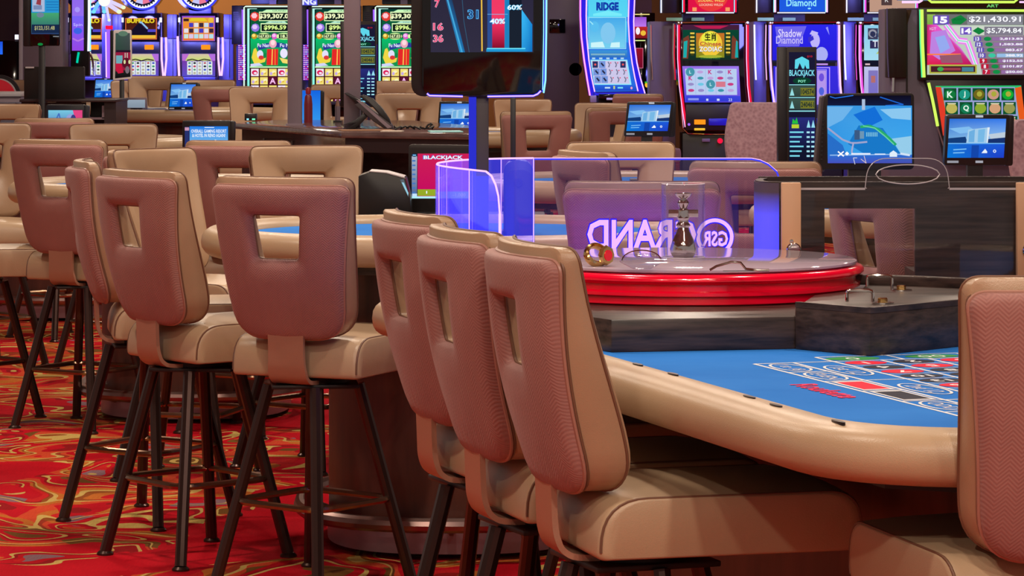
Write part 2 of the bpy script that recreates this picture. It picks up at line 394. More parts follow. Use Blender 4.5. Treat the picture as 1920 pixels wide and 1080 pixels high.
    MB().tube([(p.x, p.y, 0.248) for p in rounded(cor, [0.07] * 4, 5)], 0.0105, 8, True).build('foot_ring', RING, r)
    return r
STOOL = make_stool(); STOOL_USED = [False]
def stool(px, Yb, th, label, legyaw=0.0, k=1.0, group=None):
    """px: column of the middle of the back, Yb: its distance, th: heading in degrees to the right of straight ahead"""
    o = STOOL if not STOOL_USED[0] else copy_tree(STOOL); STOOL_USED[0] = True
    a = math.radians(th); bx = (px - 960) * Yb / F
    o.location = (bx + 0.36 * k * math.sin(a), Yb + 0.36 * k * math.cos(a), 0); o.rotation_euler = (0, 0, -a); o.scale = (k, k, k)
    for ch in o.children:
        if ch.name.split('.')[0] in ('leg', 'foot_ring', 'swivel_plate'): ch.rotation_euler = (0, 0, a + math.radians(legyaw)); ch.location = (0, -0.10, 0)
    o['label'] = label
    if group: o['group'] = group
    return o
# ---------------------------------------------------------------- stools, nearest first
stool(514, 9.40, 23, 'lone tan stool with its back to the camera, left of the row of three', 6)
stool(951, 6.25, 75, 'front stool of the three in a row along the roulette table', 20)
stool(823, 6.72, 73, 'middle stool of the three in a row along the roulette table', 22)
stool(738, 7.36, 71, 'far stool of the three in a row along the roulette table', 24)
stool(2072, 5.27, -14, 'herringbone backed stool cut off by the right edge, at the end of the roulette table', 10)
stool(236, 9.98, 52, 'tan stool turned to the right, standing in front of the edge-on stool', -4)
stool(137, 10.90, 80, 'stool seen edge-on from the side with its bracket showing, left of the stool turned right', 12)
stool(96, 13.40, 24, 'stool with a wide square hole in its back, leftmost of the mauve backs', 14)
stool(262, 12.2, 128, 'stool showing its padded front, half hidden behind the mauve stool turned right', 30)
stool(440, 13.2, 8, 'mauve backed stool behind the gap, its top edge below the blue advert screen', 15)
stool(570, 12.6, 169, 'stool facing the camera across the card table, behind the lone tan stool', 10)
stool(212, 16.3, 171, 'stool facing the camera, left of the blue advert screen', 10)
stool(96, 17.6, 5, 'stool whose dark mauve back shows as a narrow strip under the small bright tablet', 0)
stool(-24, 16.5, 170, 'stool facing the camera cut off by the left edge, beside the narrow mauve strip', 0)
stool(22, 22.4, 186, 'small stool facing the camera at the left edge, left of the small bright tablet', 0)
stool(-165, 13.9, 84, 'stool entering at the left edge with only its seat and legs in view', 8)
stool(1203, 9.08, 3, 'stool with a violet lit back behind the clear roulette shield', 0)
stool(1612, 9.08, 66, 'stool seen through the rectangular hole of the curved wooden panel', 0)
stool(1412, 10.7, 10, 'stool with a plum coloured back between the shield and the wooden panel', 0)
stool(1072, 11.9, 66, 'stool turned to the right behind the clear shield, pale rim of its cushion lit', 0)
stool(1160, 13.1, 176, 'stool facing the camera behind the stool with the pale rim', 0)
stool(1010, 19.6, -14, 'stool with a clear view through its square hole, right of the thin black pole', 0)
stool(1140, 22.8, 205, 'stool facing left behind the tablet on the black stand', 0)
stool(1162, 21.0, -38, 'stool with a rust coloured back hidden partly by the tablet on the black stand', 0)
stool(980, 24.6, 180, 'stool facing the camera directly behind the thin black pole', 0)
stool(1192, 27.5, 20, 'stool just below the curved blue slot machine', 0)
stool(767, 22.6, 180, 'stool facing the camera right of the desk phone', 0, 1.06)
stool(492, 24.0, 183, 'stool facing the camera left of the two grey posts', 0, 1.08)
stool(415, 24.6, 4, 'stool with a mauve back right of the tablet on the far table', 0, 1.08)
stool(296, 28.4, 186, 'stool facing the camera left of the tablet on the far table', 0, 1.12)
stool(258, 29.5, 178, 'stool facing the camera behind the white framed display', 0, 1.08)
stool(640, 26.0, 182, 'stool facing the camera behind the second grey post', 0, 1.08)
stool(396, 30.0, 184, 'small stool below the middle wheel topped slot machine', 0, 1.08)
stool(740, 29.0, 182, 'small stool below the rightmost tall green slot machine', 0, 1.08)
stool(28, 30.0, 205, 'small stool beyond the red disc, turned aside near the grey pillar', 0, 1.08)

# ---------------------------------------------------------------- card tables
def sup(rx, ry, e, n=64): 
    out = []
    for i in range(n):
        a = 2 * PI * i / n; c, s_ = math.cos(a), math.sin(a)
        out.append((rx * math.copysign(abs(c) ** (2 / e), c), ry * math.copysign(abs(s_) ** (2 / e), s_)))
    return out
def rail_mesh(path, closed, hw, hh, zc, flat=0.0):
    """padded armrest: an egg-shaped section carried along a path of (x, y, outward normal x, y)"""
    rings = []
    for (x, y, nx, ny) in path:
        r = []
        for k in range(20):
            a = 2 * PI * k / 20; c, s_ = math.cos(a), math.sin(a)
            r.append((x + nx * hw * math.copysign(abs(c) ** 0.8, c), y + ny * hw * math.copysign(abs(c) ** 0.8, c), zc + hh * math.copysign(abs(s_) ** 0.8, s_)))
        rings.append(r)
    mb = MB().grid(rings, True, closed)
    if not closed: mb.cap(rings[0]); mb.cap(rings[-1])
    return mb
def normals(pts, closed=True):
    out = []; n = len(pts)
    for i in range(n):
        a = Vector(pts[i - 1]) if (closed or i > 0) else Vector(pts[0]); b = Vector(pts[(i + 1) % n]) if (closed or i < n - 1) else Vector(pts[-1])
        d = (b - a).normalized(); out.append((pts[i][0], pts[i][1], d.y, -d.x))
    return out
def make_table(name, rx, ry, z, bx, by):
    r = thing(name, 'x', 'table')
    MB().prism(sup(rx - 0.135, ry - 0.135, 2.2), z - 0.03, z).build('felt_top', FELT, r)
    rail_mesh(normals(sup(rx - 0.075, ry - 0.075, 2.2)), True, 0.075, 0.05, z - 0.022).build('padded_armrest', LEATHER2, r)
    MB().prism(sup(rx - 0.14, ry - 0.14, 2.2), z - 0.10, z - 0.031).build('apron', WOOD, r)
    MB().prism(sup(bx, by, 2.6), 0.085, z - 0.10).build('pedestal', WOODRED, r)
    MB().prism(sup(bx + 0.004, by + 0.004, 2.6), 0.02, 0.085).build('kick_plate', KICK, r)
    p = sup(bx + 0.09, by + 0.10, 2.6)
    fr = MB().tube([(x, y, 0.125) for x, y in p], 0.024, 10, True).build('foot_rail', STEEL, r)
    for i in range(0, 64, 8):
        x, y = p[i]; q = sup(bx, by, 2.6)[i]
        MB().tube([(x, y, 0.125), (q[0], q[1], 0.09)], 0.014, 6).build('rail_bracket', STEEL, fr)
    return r
T1 = make_table('card_table', 0.83, 0.74, 1.0, 0.41, 0.50); T1.location = (-0.19, 10.54, 0)
T1['label'] = 'oval blue felt card table with tan padded edge behind the lone tan stool'
# print on the felt near the right end
def table_copy(x, y, label, z=1.0, sx=1.0):
    o = copy_tree(T1); o.location = (x, y, 0); o.scale = (sx, 1, z); o['label'] = label; return o
table_copy(-1.40, 14.22, 'oval card table at the left, behind the stool with the wide square hole')
table_copy(0.62, 14.6, 'card table carrying the tablet on the black stand and the tall rules sign')
table_copy(1.72, 12.0, 'card table hidden mostly by the curved wooden panel, carrying the wide monitor')
table_copy(-0.2, 21.2, 'card table behind the dark service counter, carrying the half hidden tablet', 1.05, 0.8)
table_copy(-2.72, 27.2, 'far card table with the small grey terminal and a bright tablet', 1.08)
table_copy(-2.72, 19.4, 'card table carrying the small bright tablet at the left', 1.05)
T7 = table_copy(-4.0, 30.6, 'far card table left of the white framed display, carrying a small tablet', 1.08)

# ---------------------------------------------------------------- roulette table
ZF = 0.94
O2 = Vector((0.506, 6.75)); U = Vector((0.296, -0.955)); V = Vector((0.955, 0.296))
def L2(u, v): return O2 + U * u + V * v
RT = thing('roulette_table', 'long roulette table with blue felt layout and tan padded armrest in the foreground', 'table', (0.45, 7.0, 0))
RL = Vector((0.45, 7.0))
def rl(u, v): p = L2(u, v) - RL; return (p.x, p.y)
edge = []
for u in [-1.75 + 0.2 * i for i in range(15)]: edge.append((u, -0.24))
for i in range(1, 9):
    a = PI / 2 * i / 8; edge.append((1.05 + 0.21 * math.sin(a), -0.24 + 0.21 * (1 - math.cos(a))))
for v in (0.15, 0.35, 0.55): edge.append((1.26 - 0.02 * (v - 0.15), v))
for i in range(0, 9):
    a = PI / 2 * i / 8; edge.append((1.24 - 0.22 * (1 - math.cos(a)), 0.70 + 0.22 * math.sin(a)))
edge += [(0.6, 0.93), (0.2, 0.95)]
poly = [rl(u, v) for u, v in edge] + [rl(-0.4, 0.95), rl(-1.9, 0.9)]
MB().prism(poly, ZF - 0.03, ZF).build('felt_top', FELT, RT)
off = []
pe = [rl(u, v) for u, v in edge]
for (x, y, nx, ny) in normals(pe, False): off.append((x - nx * -0.062, y - ny * -0.062, nx, ny))
cx, cy = rl(0.2, 0.35)
sgn = 1 if (off[5][0] - pe[5][0]) * (pe[5][0] - cx) + (off[5][1] - pe[5][1]) * (pe[5][1] - cy) > 0 else -1
if sgn < 0: off = [(2 * p[0] - o[0], 2 * p[1] - o[1], -o[2], -o[3]) for p, o in zip(pe, off)]
# tall bolster: top just over the felt, belly hanging below it
ar = rail_mesh(off, False, 0.066, 0.050, ZF - 0.035).build('padded_armrest', LEATHER2, RT)
for (x, y) in ((1196, 685), (1262, 703), (1405, 746), (1455, 762), (1572, 793)):
    p = onz(x, y + 2, ZF + 0.012); q = Vector((p.x, p.y)) - RL
    e = Vector((q.x, q.y))
    d = U * 0.028; n = V * -0.004
    pts = [(e + d * math.cos(a) + V * 0.006 * math.sin(a)) for a in [2 * PI * i / 14 for i in range(14)]]
    MB().prism([(p_.x, p_.y) for p_ in pts], ZF + 0.004, ZF + 0.0175).build('rail_slot', BLACK, ar)
MB().prism([rl(-1.7, -0.16), rl(1.05, -0.16), rl(1.18, 0.0), rl(1.18, 0.75), rl(-1.85, 0.85)], ZF - 0.12, ZF - 0.031).build('apron', PLATE, RT)
MB().prism([rl(-1.45, 0.12), rl(0.85, 0.12), rl(0.95, 0.22), rl(0.95, 0.68), rl(-1.6, 0.74)], 0.09, ZF - 0.12).build('pedestal', WOODRED, RT)
MB().prism([rl(-1.46, 0.115), rl(0.855, 0.115), rl(0.96, 0.215), rl(0.96, 0.685), rl(-1.61, 0.745)], 0.02, 0.09).build('kick_plate', KICK, RT)
MB().tube([rl(-1.45, 0.05) + (0.12,), rl(0.84, 0.05) + (0.12,), rl(1.02, 0.2) + (0.12,), rl(1.02, 0.6) + (0.12,)], 0.024, 10).build('foot_rail', STEEL, RT)

class SC:
    """flat print: coloured shapes and lettering on a plane, colours stored per vertex"""
    def __init__(s, fn): s.v = []; s.f = []; s.c = []; s.fn = fn; s.lay = 0
    def poly(s, pts, col, lay=None):
        s.lay += 1; k = s.lay if lay is None else lay
        o = len(s.v); s.v += [s.fn(x, y, k) for x, y in pts]; s.f.append(tuple(range(o, o + len(pts))))
        cc = rgb(*col) if not isinstance(col[0], (tuple, list)) else None
        if cc: s.c += [cc] * len(pts)
        else: s.c += [rgb(*q) for q in col]
        return s
    def rect(s, x0, y0, x1, y1, col): return s.poly([(x0, y0), (x1, y0), (x1, y1), (x0, y1)], col)
    def grad(s, x0, y0, x1, y1, top, bot): return s.poly([(x0, y0), (x1, y0), (x1, y1), (x0, y1)], [top, top, bot, bot])
    def frame(s, x0, y0, x1, y1, w, col):
        s.rect(x0, y0, x1, y0 + w, col); s.rect(x0, y1 - w, x1, y1, col); s.rect(x0, y0, x0 + w, y1, col); s.rect(x1 - w, y0, x1, y1, col); return s
    def oval(s, x, y, rx, ry, col, n=18): return s.poly([(x + rx * math.cos(2 * PI * i / n), y + ry * math.sin(2 * PI * i / n)) for i in range(n)], col)
    def line(s, pts, w, col):
        for (x0, y0), (x1, y1) in zip(pts, pts[1:]):
            d = Vector((x1 - x0, y1 - y0)); d.normalize(); n = Vector((-d.y, d.x)) * w / 2
            s.poly([(x0 + n.x, y0 + n.y), (x1 + n.x, y1 + n.y), (x1 - n.x, y1 - n.y), (x0 - n.x, y0 - n.y)], col)
        return s
    def text(s, body, x, y, h, col, w=None, mirror=False, xf=None, bold=0.0, align=0.5):
        """lettering whose box is centred on x, y with height h (and width w when given)"""
        vs, fs = glyphs(body, bold)
        x0 = min(p[0] for p in vs); x1 = max(p[0] for p in vs); y0 = min(p[1] for p in vs); y1 = max(p[1] for p in vs)
        k = h / (y1 - y0); kx = k if w is None else w / (x1 - x0)
        s.lay += 1; o = len(s.v)
        for p in vs:
            a = (p[0] - x0 - (x1 - x0) * align) * kx * (-1 if mirror else 1); b = ((y0 + y1) / 2 - p[1]) * k
            if xf: a, b = xf(a, b)
            s.v.append(s.fn(x + a, y + b, s.lay))
        s.f += [tuple(o + i for i in q) for q in fs]; s.c += [rgb(*col)] * len(vs); return s
    def build(s, name, mat, parent):
        me = bpy.data.meshes.new(name); me.from_pydata([tuple(p) for p in s.v], [], s.f)
        at_ = me.color_attributes.new('Col', 'FLOAT_COLOR', 'POINT')
        for i, c in enumerate(s.c): at_.data[i].color = c
        me.materials.append(mat); o = bpy.data.objects.new(name, me); COL.objects.link(o); o.parent = parent; return o
_G = {}
def glyphs(body, bold=0.0):
    if (body, bold) in _G: return _G[(body, bold)]
    cu = bpy.data.curves.new('lettering', 'FONT'); cu.body = body; cu.resolution_u = 2; cu.offset = bold
    ob = bpy.data.objects.new('lettering', cu); COL.objects.link(ob)
    dg = bpy.context.evaluated_depsgraph_get(); me = bpy.data.meshes.new_from_object(ob.evaluated_get(dg))
    r = ([(v.co.x, v.co.y) for v in me.vertices], [tuple(p.vertices) for p in me.polygons])
    bpy.data.objects.remove(ob); bpy.data.curves.remove(cu); bpy.data.meshes.remove(me)
    _G[(body, bold)] = r; return r

# the layout printed on the felt: x runs along the table (u), y away from the player (v)
def felt_fn(u, v, k):
    p = rl(u, -v); return (p[0], p[1], ZF + 0.0005 + 0.0000022 * k)
WHT = (225, 228, 235); RED = (225, 25, 60); BLK = (40, 40, 58)
q = SC(felt_fn); RP = 0.094
cols = [0.0, 0.089, 0.180, 0.290, 0.400, 0.510]
def ln(u0, v0, u1, v1, w=0.008): q.line([(u0, -v0), (u1, -v1)], w, WHT)
uE = 0.012 + 12 * RP
for v in cols[:2]: ln(0.012, v, uE, v)
for v in cols[2:]: ln(-0.085 if v in (cols[2], cols[5]) else 0.012, v, uE, v)
ln(-0.085, cols[2], -0.085, cols[5]); ln(-0.085, 0.345, 0.012, 0.345); ln(0.012, cols[0], 0.012, cols[5])
for i in range(1, 13): ln(0.012 + RP * i, cols[2], 0.012 + RP * i, cols[5], 0.005)
for i in range(1, 7): ln(0.012 + 2 * RP * i, cols[0], 0.012 + 2 * RP * i, cols[1])
for i in range(1, 4): ln(0.012 + 4 * RP * i, cols[1], 0.012 + 4 * RP * i, cols[2])
GRN = (60, 150, 80)
q.oval(-0.035, -0.245, 0.036, 0.062, GRN); q.oval(-0.035, -0.43, 0.036, 0.062, GRN)
rot = lambda a, b: (b, -a)
q.text('0', -0.035, -0.245, 0.045, WHT, xf=lambda a, b: (-b, a)); q.text('00', -0.035, -0.43, 0.045, WHT, xf=lambda a, b: (-b, a))
reds = {1, 3, 5, 7, 9, 12, 14, 16, 18, 19, 21, 23, 25, 27, 30, 32, 34, 36}
for i in range(12):
    for j in range(3):
        nmb = 3 * i + 1 + j; u = 0.012 + RP * (i + 0.5); v = (cols[2 + j] + cols[3 + j]) / 2
        q.oval(u, -v, 0.036, 0.046, RED if nmb in reds else BLK); q.text(str(nmb), u, -v, 0.040, WHT, xf=lambda a, b: (-b, a), bold=0.02)
for i, tx in enumerate(('1 to 18', 'EVEN', None, None, 'ODD', '19 to 36')):
    u = 0.012 + 2 * RP * (i + 0.5); v = 0.0445
    if tx:
        q.line([(u + 0.078 * math.cos(a), -v + 0.034 * math.sin(a)) for a in [2 * PI * j / 20 for j in range(21)]], 0.006, WHT); q.text(tx, u, -v, 0.030, WHT, w=0.11)
    else:
        q.poly([(u - 0.082, -v - 0.034), (u + 0.082, -v - 0.034), (u + 0.082, -v + 0.034), (u - 0.082, -v + 0.034)], WHT)
        q.poly([(u - 0.070, -v - 0.028), (u + 0.070, -v - 0.028), (u + 0.070, -v + 0.028), (u - 0.070, -v + 0.028)], RED if i == 2 else BLK)
for i, tx in enumerate(('1st 12', '2nd 12', '3rd 12')):
    u = 0.012 + 4 * RP * (i + 0.5); v = 0.1345
    q.line([(u + 0.10 * math.cos(a), -v + 0.034 * math.sin(a)) for a in [2 * PI * j / 20 for j in range(21)]], 0.006, WHT); q.text(tx, u, -v, 0.034, WHT, w=0.13)
q.text('Roulette', 0.555, 0.062, 0.055, (235, 40, 95), w=0.26, bold=0.02)
q.build('layout_print', PRINT, RT)

# wheel surround (fixed to the table)
def pr(x, y, z): p = onz(x, y, z); return (p.x - 0.45, p.y - 7.0)
ZS = 1.012
sur = [pr(1146, 661, ZF), pr(1492, 654.5, ZF), (0.50, 0.55), (0.46, 1.85), (-0.40, 1.95), (-0.66, 1.6), (-0.60, 0.85), (-0.42, 0.35)]
MB().prism(sur, ZF, ZS).build('wheel_surround', WOOD, RT, bevel=0.003)
# raised wooden tray right of the wheel
ZT = 1.045
tr = [pr(1491, 655, ZF), pr(1632, 668.5, ZF), pr(1820, 648, ZF), (0.80, 0.42), (0.72, 0.62), (0.52, 0.78), (0.408, 0.76), (0.381, 0.61), (0.251, 0.423)]
MB().prism(tr, ZF, ZT - 0.012).build('tray', WOOD, RT, bevel=0.003)
rim = [pr(1491, 655, ZF), pr(1632, 668.5, ZF), pr(1820, 648, ZF)]
for a_, b_ in zip(rim, rim[1:]):
    d = (Vector(b_) - Vector(a_)).normalized(); n = Vector((-d.y, d.x)) * 0.012
    MB().prism([a_, b_, (b_[0] + n.x, b_[1] + n.y), (a_[0] + n.x, a_[1] + n.y)], ZT - 0.0125, ZT).build('tray_lip', WOOD, RT)
lip = [(0.815 - 0.27 * (1 - math.cos(a)) - 0.30 * (1 - math.cos(a)) , 0.28 + 0.52 * math.sin(a)) for a in [PI / 2 * i / 10 for i in range(11)]]
lo = [(x - 0.02, y - 0.02) for x, y in lip]
MB().prism(lip + lo[::-1], ZT - 0.013, ZT + 0.012).build('tray_lip', WOOD, RT, bevel=0.004)

# wheel
WX, WY = 0.418, 7.76
RW = thing('roulette_spinner', 'glossy red roulette wheel under a clear disc cover, set in the table', 'wheel', (WX, WY, 0))
z0 = ZS
MB().lathe([(0.36, z0), (0.405, z0), (0.412, z0 + 0.004), (0.412, z0 + 0.020), (0.424, z0 + 0.024), (0.424, z0 + 0.031), (0.414, z0 + 0.035), (0.414, z0 + 0.049), (0.427, z0 + 0.053), (0.433, z0 + 0.058), (0.433, z0 + 0.065), (0.427, z0 + 0.071), (0.415, z0 + 0.074), (0.405, z0 + 0.070), (0.395, z0 + 0.05), (0.36, z0 + 0.012)], 96).build('bowl', REDPL, RW, sharp=50)
MB().lathe([(0.0, z0 + 0.035), (0.05, z0 + 0.035), (0.20, z0 + 0.018), (0.34, z0 + 0.010), (0.36, z0 + 0.008), (0.36, z0 + 0.001), (0.0, z0 + 0.001)], 64).build('rotor', WOODRED, RW)
cov = MB().lathe([(0.0, z0 + 0.0755), (0.412, z0 + 0.0755), (0.416, z0 + 0.078), (0.416, z0 + 0.083), (0.412, z0 + 0.0855), (0.0, z0 + 0.0855)], 96).build('clear_cover', m_cover(), RW, sharp=40)
ZC = z0 + 0.0855
# turret under a clear cylinder
tu = MB().lathe([(0.0, 0.0), (0.022, 0.0), (0.030, 0.010), (0.0325, 0.022), (0.026, 0.044), (0.016, 0.064), (0.0135, 0.074), (0.018, 0.079), (0.0135, 0.085), (0.0130, 0.092), (0.016, 0.097), (0.015, 0.101), (0.014, 0.113), (0.014, 0.116), (0.009, 0.120), (0.013, 0.127), (0.0145, 0.133), (0.011, 0.139), (0.008, 0.142), (0.018, 0.150), (0.021, 0.156), (0.018, 0.158), (0.0, 0.158)], 32, (1276 - 960 and (1281 - 960) * WY / F - WX, 0, ZC)).build('turret', CHROME, RW)
tx = (1281 - 960) * WY / F - WX
for i in range(4):
    a = PI / 2 * i + 0.0
    MB().tube([(tx, 0, ZC + 0.108), (tx + 0.036 * math.cos(a), 0.036 * math.sin(a), ZC + 0.108)], 0.009, 8).build('turret_arm', CHROME, tu)
cyl = thing('display_cylinder', 'clear acrylic cylinder standing over the chrome turret on the red wheel', 'cover', (WX + tx, WY, ZC))
MB().lathe([(0.0535, 0.0), (0.0535, 0.178), (0.051, 0.1815), (0.0, 0.1815), (0.0, 0.1785), (0.0500, 0.1785), (0.0508, 0.176), (0.0508, 0.0)], 48).build('cylinder_wall', m_acrylic('cylinder_acrylic', (0.985, 0.98, 0.99, 1), fac=0.07), cyl)
for z_ in (0.1800, 0.002):
    MB().tube([(0.052 * math.cos(a), 0.052 * math.sin(a), z_) for a in [2 * PI * i / 40 for i in range(40)]], 0.0011, 6, True).build('polished_rim', plain('polished_rim', rgb(236, 226, 240), 0.2), cyl)
# small things lying on the cover
def oncov(x, y): return onz(x, y, ZC)
p = oncov(1118, 499)
gm = thing('gold_ball_sensor', 'gold ring-shaped gadget with a red window lying on the wheel cover', 'gadget', p, 0.5)
MB().tube([(0.026 * math.cos(a), 0.012 * math.sin(a) - 0.0, 0.026 + 0.0235 * math.sin(a) * 0.9) for a in [2 * PI * i / 24 for i in range(24)]], 0.006, 8, True, flat=1.8).build('band', GOLD, gm)
fc = MB().lathe([(0.0, 0.0), (0.021, 0.0), (0.024, 0.006), (0.021, 0.013), (0.0, 0.013)], 8).build('head', GOLD, gm); fc.location = (0.012, -0.016, 0.026); fc.rotation_euler = (PI / 2, 0, 0.3)
wd = MB().lathe([(0.0, 0.0125), (0.013, 0.0125), (0.013, 0.0145), (0.0, 0.0145)], 16).build('window', REDPL, fc)
p = oncov(1203, 505)
cr = thing('crystal_marker', 'clear faceted crystal marker lying beside the clear cylinder', 'marker', p)
cm = m_acrylic('crystal', (0.92, 0.92, 0.98, 1), fac=0.25)
pts = [(0.052, 0.018), (0.03, 0.036), (-0.03, 0.036), (-0.052, 0.018), (-0.02, 0.001), (0.02, 0.001)]
MB().slab(pts, -0.012, 0.012).build('crystal_body', cm, cr, bevel=0.003)
MB().tube([(0.045 * math.cos(PI * i / 12), 0.0, 0.020 + 0.024 * math.sin(PI * i / 12)) for i in range(13)], 0.0016, 6).build('rim', CHROME, cr)
p = oncov(1372, 509)
ck = thing('chrome_clip', 'bent chrome clip lying on the wheel cover right of the cylinder', 'clip', p)
MB().tube([(-0.05, 0, 0.003), (-0.035, 0, 0.012), (0.0, 0, 0.022), (0.02, 0, 0.020), (0.032, 0, 0.006), (0.06, 0, 0.003), (0.085, 0, 0.003)], 0.0028, 8).build('wire', CHROME, ck)
MB().box(-0.02, 0.05, -0.006, 0.006, 0.0, 0.002).build('base', CHROME, ck)
# two locking brackets with screws on the tray
for (bx, by, lab) in ((1690, 545, 'upper chrome locking bracket hooked over the red wheel'), (1655, 569, 'lower chrome locking bracket hooked over the red wheel')):
    p = onz(bx, by, ZT - 0.012)
    b = thing('locking_bracket', lab, 'bracket', p, 0, 'locking brackets')
    pl = MB().lathe([(0.0, 0.0), (0.022, 0.0), (0.022, 0.003), (0.0, 0.003)], 24).build('plate', CHROME, b); pl.scale = (1.15, 1, 1)
    MB().lathe([(0.0, 0.003), (0.011, 0.003), (0.011, 0.011), (0.009, 0.013), (0.0, 0.013)], 6).build('screw', GOLD, b)
    h = 0.036 if by < 550 else 0.030
    MB().tube(rounded([(-0.004, 0), (-0.004, h), (-0.06, h), (-0.06, 0.004)], [0.0001, 0.008, 0.008, 0.0001], 4) and [(x_ - 0.022, 0, z_) for x_, z_ in [(0.0, 0.002), (0.0, h - 0.008), (-0.003, h - 0.002), (-0.009, h), (-0.05, h), (-0.056, h - 0.002), (-0.058, h - 0.008), (-0.058, h - 0.026)]], 0.0038, 8).build('handle', CHROME, b)
# ---------------------------------------------------------------- clear shield round the wheel
SH = thing('wheel_shield', 'clear curved shield with glowing violet edges and mirrored letters round the wheel', 'shield', (0.2, 8.4, ZS))
def shp(x, y): return (x - 0.2, y - 8.4)
path = [(-0.030, 7.84), (-0.085, 7.98), (-0.145, 8.15), (-0.185, 8.30), (-0.200, 8.43), (-0.195, 8.55), (-0.165, 8.68), (-0.11, 8.80), (-0.02, 8.88), (0.06, 8.905)]
pa = [shp(*p) for p in path]; back = [shp(0.06, 8.905), shp(0.76, 8.905)]
TOPZ = 0.288; TH = 0.008
def smooth(pts, it=2):
    for _ in range(it):
        o = [pts[0]]
        for a, b in zip(pts, pts[1:]): o += [tuple(Vector(a) * .75 + Vector(b) * .25), tuple(Vector(a) * .25 + Vector(b) * .75)]
        pts = o + [pts[-1]]
    return pts
ps = smooth(pa)
def wall(pts, tops, mat, name):
    nn = normals(pts, False); rr = []
    for (x, y, nx, ny), t in zip(nn, tops):
        rr.append([(x + nx * TH / 2, y + ny * TH / 2, 0.001), (x + nx * TH / 2, y + ny * TH / 2, t), (x - nx * TH / 2, y - ny * TH / 2, t), (x - nx * TH / 2, y - ny * TH / 2, 0.001)])
    mb = MB().grid(rr); mb.cap(rr[0]); mb.cap(rr[-1]); return mb.build(name, mat, SH, sharp=30)
dist = [0]
for a, b in zip(ps, ps[1:]): dist.append(dist[-1] + (Vector(b) - Vector(a)).length)
def top_at(d): return TOPZ if d > 0.10 else TOPZ - 0.10 + math.sqrt(max(0, 0.10 ** 2 - (0.10 - d) ** 2))
tops = [top_at(d) for d in dist]
# add extra samples at the rounded front end
c1 = wall(ps, tops, ACRYLB, 'curved_panel')
bp = [(back[0][0] + (back[1][0] - back[0][0]) * t, back[0][1]) for t in [i / 30 for i in range(31)]]
bt = [top_at(bp[-1][0] - p[0]) for p in bp]
c2 = wall(bp, bt, m_acrylic('back_acrylic', (0.90, 0.89, 0.97, 1), (0.2, 0.1, 0.9, 1), 0.018), 'back_panel')
def led(pts, r, mat, par, name='lit_edge', sides=6): return MB().tube(pts, r, sides).build(name, mat, par)
nps = normals(ps, False)
led([(x, y, t + 0.001) for (x, y), t in zip(ps, tops)] , 0.0026, LEDP, c1)
led([(ps[0][0], ps[0][1], 0.002), (ps[0][0], ps[0][1], tops[0] + 0.001)], 0.0034, LEDP, c1)
for f_ in (0.18, 0.40, 0.50, 0.62, 0.78):
    i = int(f_ * (len(ps) - 1)); led([(ps[i][0], ps[i][1], 0.002), (ps[i][0], ps[i][1], tops[i])], 0.0016, LEDP if f_ in (0.18, 0.62, 0.40) else LEDV, c1)
led([(x, y, t + 0.001) for (x, y), t in zip(bp, bt)], 0.0014, LEDP, c2)
led([(x, y - 0.003, t - 0.002) for (x, y), t in zip(bp, bt)], 0.0026, LEDB, c2)  # wider blue tube drawn as the halo of the pink edge
led([(bp[0][0], bp[0][1] - 0.004, 0), (bp[0][0], bp[0][1] - 0.004, TOPZ)], 0.0030, LEDB, c2)  # blue halo of the upright edge, drawn as a glowing tube
led([(bp[0][0], bp[0][1] - 0.007, 0), (bp[0][0], bp[0][1] - 0.007, TOPZ)], 0.0014, LEDP, c2)
led([(bp[0][0] - 0.09, bp[0][1] - 0.03, 0), (bp[0][0] - 0.09, bp[0][1] - 0.03, TOPZ)], 0.0018, LEDP, c2)
# mirrored lettering cut into the back panel, read from the far side
s8 = F / 8.9
def sh_fn(x, y, k): return ((x - 960) / s8 - 0.2, 8.9 - 8.4 - TH / 2 - 0.001 - 0.0001 * k, H - (y - YH) / s8 - ZS)
g = SC(sh_fn)
LP = (246, 190, 255); LB = (40, 30, 255)
def ring(x, y, r, w, col):
    n = 40
    for i in range(n):
        a = 2 * PI * i / n; b = 2 * PI * (i + 1) / n
        g.poly([(x + r * math.cos(a), y + r * math.sin(a)), (x + r * math.cos(b), y + r * math.sin(b)), (x + (r - w) * math.cos(b), y + (r - w) * math.sin(b)), (x + (r - w) * math.cos(a), y + (r - w) * math.sin(a))], col)
ring(1340, 444, 36.5, 11, LB); ring(1340, 444, 35, 7, LP)
g.text('GSR', 1340, 447, 32, LB, w=53, mirror=True, bold=0.06); g.text('GSR', 1340, 447, 29, LP, w=49, mirror=True, bold=0.03)
g.text('GRAND', 1203, 439, 61, LB, w=209, mirror=True, bold=0.055); g.text('GRAND', 1203, 439, 56, LP, w=204, mirror=True, bold=0.025)
g.build('lettering', SCREEN, c2)

